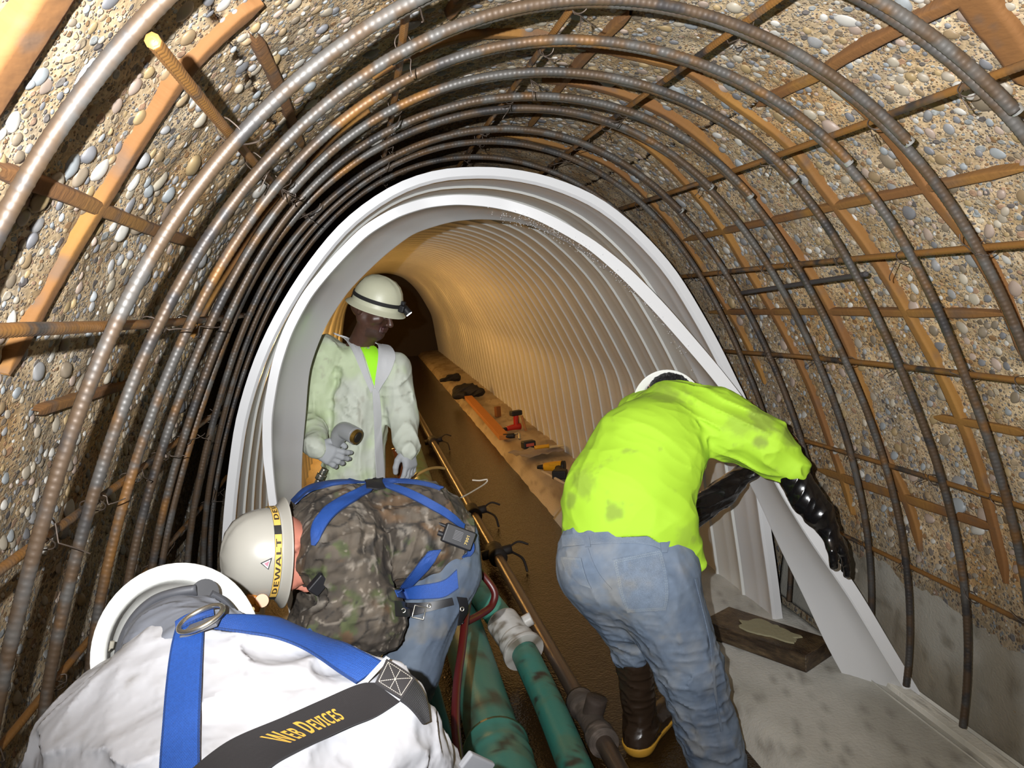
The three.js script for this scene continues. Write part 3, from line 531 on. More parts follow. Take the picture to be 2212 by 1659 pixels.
// across one panel: [distance back, distance in from the outer rim]
const ringProfile = [[0, 0], [0, 0.034], [-0.012, 0.045], [-0.026, 0.045], [-0.05, 0.033], [-0.1, 0.029], [-0.15, 0.0295], [-0.165, 0.031], [-0.18, 0.0295], [-0.25, 0.03], [-0.285, 0.034], [-0.305, 0.036], [-0.305, 0.024], [-0.012, 0.02], [-0.004, 0.0]];
const ringGeo = (() => {
  const rows = ringProfile.map(([z, d]) => rimPts.map((p, i) => p.clone().addScaledVector(rimIn[i], d).setZ(z))); rows.push(rows[0].map((p) => p.clone()));
  const g = sheet(rows).toNonIndexed(); g.computeVertexNormals(); const a = g.attributes.position, v = V(0, 0, 0).fromBufferAttribute(a, 0), n = V(0, 0, 0).fromBufferAttribute(g.attributes.normal, 0);
  if (n.z < 0) { for (let i = 0; i < a.count; i += 3) for (const k of ['position', 'uv']) { const at2 = g.attributes[k], s = at2.itemSize; for (let c = 0; c < s; c++) { const t = at2.array[(i + 1) * s + c]; at2.array[(i + 1) * s + c] = at2.array[(i + 2) * s + c]; at2.array[(i + 2) * s + c] = t; } } g.computeVertexNormals(); }
  return creased(g, 32);
})();
{
  const first = tag(mesh('liner_ring', ringGeo, M.panel), 'last fitted white liner ring, its bare front flange facing the camera', 'liner ring'); first.position.set(0, 0, -LZ);
  const proto = new THREE.Mesh(ringGeo, M.liner); proto.castShadow = proto.receiveShadow = true;
  tag(proto, 'ribbed white plastic liner ring fitted inside the tunnel, one of a long row', 'liner ring', 'fitted liner rings down the tunnel');
  const ord = ['', 'second', 'third', 'fourth', 'fifth', 'sixth', 'seventh', 'eighth', 'ninth', 'tenth', 'eleventh', 'twelfth', 'thirteenth', 'fourteenth', 'fifteenth', 'sixteenth', 'seventeenth', 'eighteenth', 'nineteenth', 'twentieth'];
  for (let k = 1; k < 57; k++) { const c = proto.clone(); c.name = numbered('liner_ring'); c.userData.label = k < 20 ? `ribbed white liner ring, ${ord[k]} inward from the bare front flange` : 'far ribbed liner ring deep in the amber light of the tunnel'; c.position.set(0, 0, -LZ - k * PW); scene.add(c); }
}
// the loose panel that the lime-shirted man is fitting: stations of outer edge, inner edge of the flange, back edge of the web, depth
{
  const st = [
    [629, 1345, 647, 1350, 688, 1355, 3.1], [612, 1262, 630, 1258, 674, 1260, 3.12], [590, 1160, 608, 1158, 658, 1160, 3.14], [577, 1060, 594, 1060, 651, 1068, 3.15], [568, 980, 587, 980, 652, 985, 3.16],
    [568, 900, 587, 900, 659, 900, 3.16], [585, 796, 604, 800, 669, 796, 3.16], [612, 711, 631, 718, 703, 705, 3.16], [656, 630, 673, 640, 754, 627, 3.16], [717, 556, 731, 570, 825, 556, 3.16],
    [781, 492, 793, 509, 888, 508, 3.16], [848, 451, 857, 470, 940, 488, 3.16], [916, 429, 921, 449, 985, 477, 3.17], [983, 421, 985, 442, 1034, 473, 3.17], [1051, 424, 1049, 446, 1078, 475, 3.17],
    [1100, 433, 1097, 455, 1116, 480, 3.17], [1156, 451, 1148, 471, 1158, 491, 3.16], [1212, 477, 1200, 496, 1202, 512, 3.15], [1287, 522, 1270, 538, 1258, 543, 3.14], [1362, 582, 1342, 600, 1325, 594, 3.12],
    [1436, 657, 1415, 675, 1390, 652, 3.1], [1511, 743, 1490, 760, 1445, 716, 3.07], [1567, 810, 1546, 827, 1490, 786, 3.04], [1620, 881, 1597, 896, 1530, 868, 3.0], [1668, 975, 1646, 985, 1577, 965, 2.93],
    [1712, 1060, 1692, 1072, 1636, 1075, 2.86], [1774, 1156, 1752, 1168, 1684, 1180, 2.77], [1857, 1278, 1836, 1290, 1738, 1290, 2.68], [1930, 1400, 1909, 1410, 1788, 1396, 2.6], [1996, 1510, 1980, 1526, 1850, 1509, 2.52]];
  const col = (i) => { const c = new THREE.CatmullRomCurve3(st.map((s, k) => { const z = s[6] + (i === 2 ? lerp(0.31, 0.2, clamp((k - 22) / 7)) : 0); return at(s[2 * i], s[2 * i + 1], z); }), false, 'catmullrom', 0.4); return (u) => c.getPoint(u); };
  const O = col(0), I = col(1), B = col(2), n = 150, fl = [], web = [];
  const g = thing('liner_arch', null, 'loose white liner panel sprung into the opening, its right leg held by the lime-shirted man', 'liner arch');
  for (let i = 0; i <= n; i++) {
    const u = i / n, o = O(u), a = I(u), b = B(u), out = o.clone().sub(a).normalize(); fl.push([o, o.clone().lerp(a, 0.5), a]);
    web.push([0, 0.03, 0.08, 0.42, 0.48, 0.52, 0.58, 0.9, 0.96, 1].map((v, j) => a.clone().lerp(b, v).addScaledVector(out, [0, -0.002, 0.005, 0.006, 0.006, 0.006, 0.005, 0.004, -0.001, -0.002][j])));
  }
  const face = (rows) => { const nn = V(0, 0, 0).crossVectors(rows[76][0].clone().sub(rows[75][0]), rows[75][1].clone().sub(rows[75][0])); return nn.dot(V(0, EYE, 0).sub(rows[75][0])) < 0 ? rows.map((r) => r.slice().reverse()) : rows; };
  mesh('flange', sheet(face(fl), 0.006), M.panel, g); mesh('web', sheet(face(web), 0.005), M.panel, g);
}
// wet drops on the crown of the loose panel
{
  const g = scene.getObjectByName('liner_arch'), web = g.getObjectByName('web'), p = web.geometry.attributes.position, n = web.geometry.attributes.normal, r = rng(31), L = [], half = p.count;
  for (let i = 0; i < 6000 && L.length < 900; i++) { const k = Math.floor(r() * half), v = V(0, 0, 0).fromBufferAttribute(p, k), m = V(0, 0, 0).fromBufferAttribute(n, k), [px, py] = pixel(v); if (px > 1030 && px < 1560 && py < 860 && m.dot(V(0, EYE, 0).sub(v)) > 0 && r() < sstep(1030, 1150, px) * sstep(1600, 1250, px)) L.push(v.add(V(r() - 0.5, r() - 0.5, r() - 0.5).multiplyScalar(0.03)).addScaledVector(m, 0)); }
  const im = new THREE.InstancedMesh(new THREE.SphereGeometry(1, 8, 6), phys({ color: 0xc8c8c8, roughness: 0.03, clearcoat: 1, clearcoatRoughness: 0.02 }), L.length), mm = new THREE.Matrix4(); im.name = 'water_drops'; im.userData.kind = 'stuff';
  L.forEach((v, i) => { const s = 0.001 + 0.0013 * r(); im.setMatrixAt(i, mm.compose(v, new THREE.Quaternion(), V(s, s, s))); }); g.add(im);
}
// timber block on the ledge
{
  const a = onY(1558, 1388, 0.125), b = onY(1742, 1455, 0.125), x = b.clone().sub(a).setY(0), L = x.length(), q = basis(x, V(0, 1, 0)), c = a.clone().add(b).multiplyScalar(0.5), zdir = V(0, 0, 0).crossVectors(x, V(0, 1, 0)).normalize();
  const t = thing('timber_block', c.clone(), 'short wet dark timber laid across the pale ledge beside the standing jeans leg', 'timber');
  const g = box(L + 0.1, 0.075, 0.2, 0.005); g.translate(-0.05, 0.0385, -0.1); if (zdir.z < 0) { g.rotateY(0); }
  const back = zdir.z < 0 ? zdir : zdir.clone().negate(); const m = new THREE.Matrix4().makeBasis(x.clone().normalize(), V(0, 1, 0), V(0, 0, 0).crossVectors(x.clone().normalize(), V(0, 1, 0))); g.applyMatrix4(m);
  mesh('timber', g, std({ color: 0xffffff, roughness: 0.35, bumpMap: grit, bumpScale: 0.004, map: texture(256, (u, v, c) => { const a = pf(u, v * 0.25, 24, 3, 71), b = pf(u, v, 5, 3, 75), q = mix3([46, 34, 24], [92, 76, 54], clamp(b * 1.6 - 0.4)); c[0] = q[0] * (0.7 + 0.6 * a); c[1] = q[1] * (0.7 + 0.6 * a); c[2] = q[2] * (0.7 + 0.6 * a); }) }), t);
  const s = []; for (let i = 0; i < 60; i++) { const an = i / 60 * 6.283, r = 0.45 + 0.9 * fbm(Math.cos(an) * 2.4 + 5, Math.sin(an) * 2.4 + 5, 3, 3); s.push(new THREE.Vector2(Math.cos(an) * 0.15 * r, Math.sin(an) * 0.066 * r)); }
  const cg = new THREE.ExtrudeGeometry(new THREE.Shape(s), { depth: 0.004, bevelEnabled: true, bevelSize: 0.003, bevelThickness: 0.002, bevelSegments: 1 }); cg.rotateX(-Math.PI / 2); cg.translate(-0.04, 0.077, -0.1); cg.applyMatrix4(m); mesh('concrete_smear', cg, std({ color: 0x8a8468, roughness: 0.9, bumpMap: grit, bumpScale: 0.003 }), t);
}
// ---------- people ----------
let globalDenim = null;
const skinMat = (c, r = 0.5) => std({ color: new THREE.Color(...c), roughness: r });
const cloth = (o = {}) => std({ color: 0xffffff, vertexColors: true, roughness: 0.85, ...o });
const J = (px, py, z) => at(px, py, z);
// folds of cloth: ridges drawn out along a direction
function folds(dir, wide, amp, seed = 0, fine = 0.18, long = 4.2) {
  const d = dir.clone().normalize(), a = V(0, 0, 0).crossVectors(d, Math.abs(d.y) < 0.9 ? V(0, 1, 0) : V(1, 0, 0)).normalize(), b = V(0, 0, 0).crossVectors(d, a);
  return (x, y, z) => {
    const w = 0.5 * (noise(x * 5 + seed, y * 5, z * 5) - 0.5), u = (x * d.x + y * d.y + z * d.z) / (wide * long) + w, p = (x * a.x + y * a.y + z * a.z) / wide + w * 2.4, q = (x * b.x + y * b.y + z * b.z) / wide - w * 2;
    const n = noise(u + seed, p, q), m = noise(u * 1.9 + 3, p * 2.1 + seed, q * 2.1); const r1 = 1 - Math.abs(2 * n - 1), r2 = 1 - Math.abs(2 * m - 1);
    return amp * (r1 * r1 * 0.85 + r2 * r2 * fine - 0.45);
  };
}
const cutAbove = (f, p, n) => (x, y, z) => Math.max(f(x, y, z), (x - p.x) * n.x + (y - p.y) * n.y + (z - p.z) * n.z);
const wrinkled = (f, w) => (x, y, z) => { const d = f(x, y, z); return Math.abs(d) > 0.05 ? d : d - w(x, y, z); };
// a head: c centre of the skull, face direction, up
function headBones(c, face, up, s = 1) {
  const f = face.clone().normalize(), u = up.clone().addScaledVector(f, -up.dot(f)).normalize(), r = V(0, 0, 0).crossVectors(f, u), P = (a, b, d) => c.clone().addScaledVector(f, a * s).addScaledVector(u, b * s).addScaledVector(r, d * s), B = (p, q, ra, rb, k) => bone(p, q, ra * s, rb * s, k);
  return [B(P(-0.025, 0.015, 0), P(0.02, 0.03, 0), 0.083, 0.078, 0.03), B(P(0.03, -0.05, 0.018), P(0.062, -0.1, 0), 0.05, 0.024, 0.03), B(P(0.03, -0.05, -0.018), P(0.062, -0.1, 0), 0.05, 0.024, 0.03), B(P(-0.01, -0.055, 0.05), P(0.06, -0.1, 0.012), 0.022, 0.018, 0.03), B(P(-0.01, -0.055, -0.05), P(0.06, -0.1, -0.012), 0.022, 0.018, 0.03),
    B(P(0.088, -0.005, 0), P(0.112, -0.042, 0), 0.009, 0.013, 0.014), B(P(0.1, -0.046, 0.014), P(0.1, -0.046, -0.014), 0.009, 0.009, 0.008), B(P(0.083, 0.012, 0.04), P(0.083, 0.012, -0.04), 0.014, 0.014, 0.016), B(P(0.066, -0.028, 0.045), P(0.05, -0.035, 0.055), 0.02, 0.018, 0.02), B(P(0.066, -0.028, -0.045), P(0.05, -0.035, -0.055), 0.02, 0.018, 0.02),
    B(P(0.09, -0.068, 0.02), P(0.09, -0.068, -0.02), 0.0085, 0.0085, 0.006), B(P(0.088, -0.081, 0.018), P(0.088, -0.081, -0.018), 0.009, 0.009, 0.006), B(P(0.083, -0.008, 0.031), P(0.083, -0.008, 0.031), 0.0125, 0.0125, 0.006), B(P(0.083, -0.008, -0.031), P(0.083, -0.008, -0.031), 0.0125, 0.0125, 0.006),
    B(P(-0.012, 0.012, 0.084), P(-0.02, -0.028, 0.08), 0.014, 0.009, 0.008), B(P(-0.012, 0.012, -0.084), P(-0.02, -0.028, -0.08), 0.014, 0.009, 0.008)];
}
// a hand: wrist, direction of the fingers, direction of the thumb side, bend of the fingers towards the palm
function handBones(w, dir, thumb, curl = 0.4, grow = 0.002, spread = 0.1, flip = 1) {
  const d = dir.clone().normalize(), t = thumb.clone().addScaledVector(d, -thumb.dot(d)).normalize(), palm = V(0, 0, 0).crossVectors(d, t).multiplyScalar(flip), P = (a, b, c) => w.clone().addScaledVector(d, a).addScaledVector(t, b).addScaledVector(palm, c), L = [];
  const len = [[0.042, 0.026, 0.02], [0.046, 0.03, 0.021], [0.042, 0.028, 0.02], [0.033, 0.022, 0.018]];
  for (let i = 0; i < 4; i++) {
    const off = 0.03 - i * 0.02, k = P(0.085 - Math.abs(i - 1) * 0.004, off, 0); L.push(bone(P(0.0, off * 0.6, 0), k, 0.018 + grow, 0.0125 + grow, 0.016));
    let a = k, ang = 0.12; const cb = curl * (0.85 + 0.12 * i), sp = (1.2 - i) * spread;
    for (let j = 0; j < 3; j++) { ang += cb * [0.8, 1, 0.7][j]; const e = a.clone().addScaledVector(d, Math.cos(ang) * len[i][j]).addScaledVector(palm, Math.sin(ang) * len[i][j]).addScaledVector(t, sp * len[i][j]); L.push(bone(a, e, 0.0094 + grow - j * 0.0009, 0.0088 + grow - j * 0.0011, 0.004)); a = e; }
  }
  const b0 = P(0.02, 0.024, 0.006), b1 = P(0.052, 0.058, 0.02), b2 = P(0.082, 0.064, 0.034), b3 = P(0.104, 0.056, 0.046); L.push(bone(b0, b1, 0.016 + grow, 0.0125 + grow, 0.012), bone(b1, b2, 0.0115 + grow, 0.0105 + grow, 0.004), bone(b2, b3, 0.0105 + grow, 0.009 + grow, 0.004));
  return L;
}
const person = (label, p) => thing('person', p, label, 'person');
const piece = (root, name, geo, mat) => { geo.translate(-root.position.x, -root.position.y, -root.position.z); return mesh(name, geo, mat, root); };
// ---------- hard hat: crown along y, opening at y = 0, brim all round ----------
function hatParts(brim = 0.142) {
  const out = [[0, 0.145], [0.03, 0.1425], [0.06, 0.133], [0.085, 0.115], [0.102, 0.09], [0.112, 0.06], [0.116, 0.03], [0.118, 0.012], [0.122, 0.006], [brim - 0.006, -0.006], [brim, -0.009], [brim + 0.001, -0.012], [brim - 0.002, -0.013], [0.12, 0.0], [0.114, 0.006], [0.111, 0.03], [0.106, 0.06], [0.096, 0.088], [0.08, 0.11], [0.056, 0.127], [0.03, 0.136], [0, 0.139]];
  const shell = lathe(out.slice().reverse(), 56); shell.scale(0.96, 1, 1.04);
  const p = shell.attributes.position; for (let i = 0; i < p.count; i++) { const x = p.getX(i), y = p.getY(i); if (y > 0.02) p.setY(i, y + 0.004 * Math.exp(-((x / 0.012) ** 2)) + 0.0025 * Math.exp(-(((Math.abs(x) - 0.035) / 0.01) ** 2))); } shell.computeVertexNormals();
  const band = lathe([[0.098, -0.012], [0.1, 0.02], [0.0985, 0.0205], [0.0965, -0.012], [0.098, -0.012]], 48); band.scale(0.93, 1, 1.03);
  return { shell, band };
}
function addHat(root, centre, crown, front, mat, bandMat, s = 1) {
  const g = new THREE.Group(); g.name = 'hard_hat'; g.position.copy(centre).sub(root.position); const y = crown.clone().normalize(), z = front.clone().addScaledVector(y, -front.dot(y)).normalize(), x = V(0, 0, 0).crossVectors(y, z);
  g.quaternion.setFromRotationMatrix(new THREE.Matrix4().makeBasis(x, y, z)); g.scale.setScalar(s); root.add(g);
  const h = hatParts(); const shell = mesh('shell', h.shell, mat, g); mesh('suspension_band', h.band, bandMat, g); return g;
}
const hatWhite = phys({ color: 0xc9c9c3, roughness: 0.35, clearcoat: 0.3, clearcoatRoughness: 0.25, bumpMap: fineBump, bumpScale: 0.0003 });
const blackPlastic = std({ color: 0x17171a, roughness: 0.5 }), greyCloth = std({ color: 0x5c5f66, roughness: 0.95, bumpMap: fineBump, bumpScale: 0.001 });
const webBlue = texture(256, (u, v, c) => { const a = Math.sin(u * 6.2832 * 16), b = Math.sin(v * 6.2832 * 24), k = 0.78 + 0.22 * (a * b > 0 ? 1 : 0) + 0.1 * (pf(u, v, 20, 2, 3) - 0.5); const edge = v < 0.06 || v > 0.94 ? 0.75 : 1; c[0] = 30 * k * edge; c[1] = 74 * k * edge; c[2] = 150 * k * edge; });
const weave = texture(256, (u, v, c) => { c[0] = c[1] = c[2] = 128 + 100 * Math.sin(u * 6.2832 * 16) * Math.sin(v * 6.2832 * 24); }, false);
const clone2 = (t, x, y) => { const q = t.clone(); q.repeat.set(x, y); return q; };
const blueWeb = std({ map: clone2(webBlue, 12, 1), bumpMap: clone2(weave, 12, 1), bumpScale: 0.0008, roughness: 0.6 });
const blackWeb = std({ color: 0x1b1a1c, bumpMap: clone2(weave, 12, 1), bumpScale: 0.001, roughness: 0.6 });
const chrome = std({ color: 0xb9b6ac, roughness: 0.25, metalness: 0.95 });
function canvasTexture(w, h, draw, color = true) {
  const cv = document.createElement('canvas'); cv.width = w; cv.height = h; const c = cv.getContext('2d'); draw(c, w, h);
  const t = new THREE.CanvasTexture(cv); if (color) t.colorSpace = THREE.SRGBColorSpace; t.wrapS = t.wrapT = THREE.ClampToEdgeWrapping; return t;
}
// lay a texture once over a strap: u along its length, v across
function fitUV(g) { const uv = g.attributes.uv; let m = 0; for (let i = 0; i < uv.count; i++) m = Math.max(m, uv.getX(i)); for (let i = 0; i < uv.count; i++) uv.setX(i, uv.getX(i) / m); return g; }

// ===== the man in front, seen from behind: white coverall, blue harness =====
{
  const K = 1.15, SL = J(235, 1625, 1.14 * K), SR = J(800, 1590, 1.05 * K), chest = J(470, 1610, 1.1 * K), waist = J(500, 1800, 0.96 * K), hips = J(520, 1990, 0.84 * K), neck = J(412, 1420, 1.3), skull = J(388, 1402, 1.4);
  const view = ray(450, 1500).normalize(), up = V(0, 1, 0);
  const root = person('man bending forward in crinkled white coverall and blue harness, his back to the camera', V(hips.x, 0.12, hips.z));
  const elL = J(70, 1800, 1.24 * K), haL = J(230, 1960, 1.6), elR = J(985, 1830, 1.16 * K), haR = J(860, 1960, 1.6), hipL = hips.clone().add(V(-0.1, -0.02, 0)), hipR = hips.clone().add(V(0.1, -0.02, 0)), knL = V(hipL.x - 0.02, 0.6, hipL.z - 0.16), knR = V(hipR.x + 0.02, 0.6, hipR.z - 0.16), anL = V(knL.x, 0.2, hipL.z + 0.02), anR = V(knR.x, 0.2, hipR.z + 0.02);
  const torso = (g) => { const G = g; g = g + 0.0; return [bone(chest, waist, 0.155 + g, 0.145 + g, 0.09), bone(waist, hips, 0.145 + g, 0.15 + g, 0.08), bone(SL.clone().lerp(SR, 0.12), SL.clone().lerp(SR, 0.88), 0.106 + g, 0.101 + g, 0.15), bone(J(430, 1480, 1.33), chest, 0.083 + g, 0.135 + g, 0.11), bone(SL, elL, 0.09 + g, 0.062 + g, 0.07), bone(elL, haL, 0.06 + g, 0.04 + g, 0.03), bone(SR, elR, 0.09 + g, 0.063 + g, 0.055), bone(elR, haR, 0.056 + g, 0.04 + g, 0.03), bone(hipL, knL, 0.095 + g, 0.07 + g, 0.06), bone(knL, anL, 0.068 + g, 0.052 + g, 0.03), bone(hipR, knR, 0.095 + g, 0.07 + g, 0.06), bone(knR, anR, 0.068 + g, 0.052 + g, 0.03)]; };
  const face = view.clone().addScaledVector(up, -0.75), crown = view.clone().addScaledVector(V(-0.25, 0.1, 0), 1).normalize();
  const bodyL = [...torso(-0.02), bone(neck, skull, 0.058, 0.06, 0.04), ...headBones(skull.clone().addScaledVector(view, 0.03), V(-0.1, -0.8, -0.6), view, 0.88), ...handBones(haL, V(0.2, -0.5, -0.8), V(1, 0, 0)), ...handBones(haR, V(-0.2, -0.5, -0.8), V(-1, 0, 0)), bone(anL, anL.clone().add(V(0, -0.05, -0.15)), 0.045, 0.035, 0.03), bone(anR, anR.clone().add(V(0, -0.05, -0.15)), 0.045, 0.035, 0.03)];
  piece(root, 'body', surfaceNet(bones(bodyL), bounds(bodyL, 0.02), 0.014), skinMat([0.3, 0.17, 0.11]));
  const along = J(700, 1430, 1.26).sub(J(180, 1650, 1.26)), suitB = torso(0.012), f1 = folds(along, 0.05, 0.017, 3, 0.1, 9), f2 = folds(J(620, 1900, 1.15).sub(J(500, 1500, 1.15)), 0.085, 0.011, 11, 0.08, 8), base = bones(suitB);
  const suit = wrinkled(base, (x, y, z) => f1(x, y, z) + f2(x, y, z) + 0.0016 * (noise(x * 90, y * 90, z * 90) - 0.5));
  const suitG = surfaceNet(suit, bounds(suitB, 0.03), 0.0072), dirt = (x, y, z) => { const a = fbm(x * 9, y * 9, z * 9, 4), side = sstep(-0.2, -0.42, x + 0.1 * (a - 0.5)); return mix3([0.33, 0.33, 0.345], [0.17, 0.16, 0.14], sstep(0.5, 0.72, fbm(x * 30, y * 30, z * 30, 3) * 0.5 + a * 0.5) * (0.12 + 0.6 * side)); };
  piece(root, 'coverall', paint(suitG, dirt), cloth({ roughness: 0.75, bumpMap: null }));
  // grey hood bunched at the neck and cap on the head
  const hoodB = [bone(J(410, 1385, 1.37), J(420, 1410, 1.3), 0.066, 0.07, 0.05), bone(J(345, 1415, 1.34), J(490, 1375, 1.33), 0.04, 0.036, 0.05), bone(skull.clone().addScaledVector(view, -0.035), skull.clone().addScaledVector(view, 0.03), 0.084, 0.088, 0.04)], hw = folds(J(520, 1300, 1.3).sub(J(330, 1400, 1.3)), 0.025, 0.007, 6);
  piece(root, 'hood', surfaceNet(wrinkled(bones(hoodB), hw), bounds(hoodB, 0.02), 0.006), greyCloth);
  const hat = addHat(root, J(386, 1406, 1.42), crown, V(0, -1, 0).addScaledVector(view, 0.2), hatWhite, std({ color: 0x3a3b40, roughness: 0.6 }), 1.02);
  // ratchet knob on the nape strap, arms of the suspension
  const toHat = (px, py, z) => { const p = J(px, py, z); hat.updateWorldMatrix(true, false); return hat.worldToLocal(p.clone()); };
  root.updateMatrixWorld(true);
  const kn = toHat(440, 1281, 1.395), kg = cyl(0.021, 0.023, 0.018, 24); place(kg, kn); mesh('ratchet_knob', kg, blackPlastic, hat);
  const arm = (pts, w) => tube(pts.map((p) => toHat(...p)), (t, s, a) => w * (0.45 + 0.55 * Math.abs(Math.cos(a))), 30, 10);
  mesh('nape_strap', merge([arm([[258, 1455, 1.385], [264, 1400, 1.385], [290, 1340, 1.385], [333, 1299, 1.385], [385, 1281, 1.38], [425, 1275, 1.38]], 0.011), arm([[455, 1282, 1.39], [480, 1296, 1.395], [500, 1318, 1.4]], 0.01), arm([[292, 1340, 1.4], [320, 1330, 1.38], [345, 1312, 1.38]], 0.008)]), std({ color: 0x37383c, roughness: 0.6 }), hat);
  mesh('side_clip', merge([arm([[240, 1400, 1.405], [243, 1385, 1.405]], 0.004), arm([[213, 1411, 1.41], [226, 1412, 1.405], [240, 1399, 1.405]], 0.0016)]), std({ color: 0x8a8578, roughness: 0.4 }), hat);
  // harness
  const sOpt = { lift: 0.006, thick: 0.0035 }, hf = (x, y, z) => base(x, y, z) - 0.009;
  piece(root, 'harness_strap', strap(hf, [[384, 1352], [372, 1400], [362, 1480], [355, 1570], [350, 1640], [347, 1720]], [[442, 1345], [440, 1400], [437, 1480], [434, 1570], [434, 1640], [434, 1720]], 0.5, 1.6, { ...sOpt, n: 40 }), blueWeb);
  piece(root, 'harness_strap', strap(hf, [[470, 1334], [540, 1334], [600, 1340], [660, 1356], [710, 1378], [770, 1408], [829, 1438]], [[462, 1362], [530, 1372], [590, 1382], [645, 1402], [690, 1428], [730, 1456], [768, 1480]], 0.5, 1.6, { ...sOpt, n: 40 }), blueWeb);
  const tagMap = canvasTexture(256, 64, (c) => { c.fillStyle = '#d9d9d6'; c.fillRect(0, 0, 256, 64); c.fillStyle = '#3a3a44'; c.font = 'bold 22px sans-serif'; c.textAlign = 'center'; c.textBaseline = 'middle'; c.fillText('LOAD INDICATOR', 128, 34); });
  piece(root, 'indicator_tag', fitUV(strap(hf, [[783, 1479], [806, 1455], [828, 1432]], [[791, 1484], [814, 1460], [836, 1437]], 0.5, 1.6, { lift: 0.012, thick: 0.002, n: 8, m: 3 })), std({ map: tagMap, roughness: 0.7 }));
  const padMap = canvasTexture(2048, 256, (c) => {
    c.fillStyle = '#232021'; c.fillRect(0, 0, 2048, 256); for (let i = 0; i < 2048; i += 8) { c.fillStyle = i % 16 ? '#2b2728' : '#1d1a1b'; c.fillRect(i, 0, 4, 256); }
    c.fillStyle = '#e0a63c'; c.textBaseline = 'alphabetic'; c.translate(1024, 0); const big = 'bold 172px sans-serif', small = 'bold 136px sans-serif'; let x = -330;
    for (const [s, f] of [['W', big], ['EB', small], [' ', small], ['D', big], ['EVICES', small]]) { c.font = f; c.save(); c.translate(x, 0); c.scale(0.8, 1); c.fillText(s, 0, 192); c.restore(); x += c.measureText(s).width * 0.8 + 4; }
  });
  piece(root, 'harness_pad', fitUV(strap(hf, [[396, 1690], [452, 1640], [502, 1605], [609, 1558], [700, 1516], [780, 1483], [806, 1482]], [[520, 1720], [590, 1656], [640, 1628], [690, 1603], [760, 1570], [808, 1551], [857, 1520]], 0.5, 1.6, { lift: 0.008, thick: 0.006, n: 44, m: 8 })), std({ map: padMap, roughness: 0.65, bumpMap: clone2(weave, 24, 2), bumpScale: 0.001 }));
  const boxMap = canvasTexture(256, 256, (c) => { c.fillStyle = '#2a2829'; c.fillRect(0, 0, 256, 256); c.strokeStyle = '#c9bfae'; c.lineWidth = 5; c.setLineDash([12, 5]); c.strokeRect(22, 22, 212, 212); c.beginPath(); c.moveTo(22, 22); c.lineTo(234, 234); c.moveTo(234, 22); c.lineTo(22, 234); c.moveTo(128, 22); c.lineTo(128, 234); c.stroke(); });
  piece(root, 'stitched_patch', fitUV(strap(hf, [[806, 1484], [832, 1500], [860, 1517]], [[829, 1437], [858, 1455], [888, 1476]], 0.5, 1.6, { lift: 0.012, thick: 0.004, n: 10, m: 6 })), std({ map: boxMap, roughness: 0.7 }));
  piece(root, 'shoulder_pad', strap(hf, [[860, 1517], [878, 1530], [898, 1552], [908, 1566]], [[888, 1476], [904, 1496], [915, 1530], [919, 1560]], 0.5, 1.6, { lift: 0.009, thick: 0.005, n: 12, m: 5 }), blackWeb);
  piece(root, 'leg_strap_end', place(box(0.07, 0.03, 0.012, 0.004), J(1030, 1652, 1.2), new THREE.Quaternion().setFromEuler(new THREE.Euler(0.3, 0.4, -0.9))), std({ color: 0x77787b, roughness: 0.8 }));
  const dp = meet(hf, 441, 1356, 0.6, 1.7)[0].add(V(0, 0.02, 0.012)), ringG = new THREE.TorusGeometry(0.033, 0.0042, 10, 40); ringG.scale(1.05, 0.95, 1);
  const rq = basis(camRight.clone().addScaledVector(camUp, 0.36), camUp.clone().addScaledVector(camRight, -0.36).addScaledVector(camBack, 0.3)); ringG.rotateX(Math.PI / 2); ringG.applyQuaternion(rq); ringG.translate(dp.x, dp.y, dp.z); piece(root, 'back_ring', ringG, chrome);
  piece(root, 'ring_keeper', place(box(0.06, 0.006, 0.03, 0.002), dp.clone().addScaledVector(camUp, -0.012), rq), std({ color: 0x4a4a4e, roughness: 0.7 }));
  piece(root, 'harness_strap', strap(hf, [[382, 1356], [400, 1344], [425, 1334], [460, 1326]], [[384, 1372], [405, 1362], [430, 1350], [462, 1340]], 0.5, 1.6, { lift: 0.012, thick: 0.0035, n: 12 }), blueWeb);
}
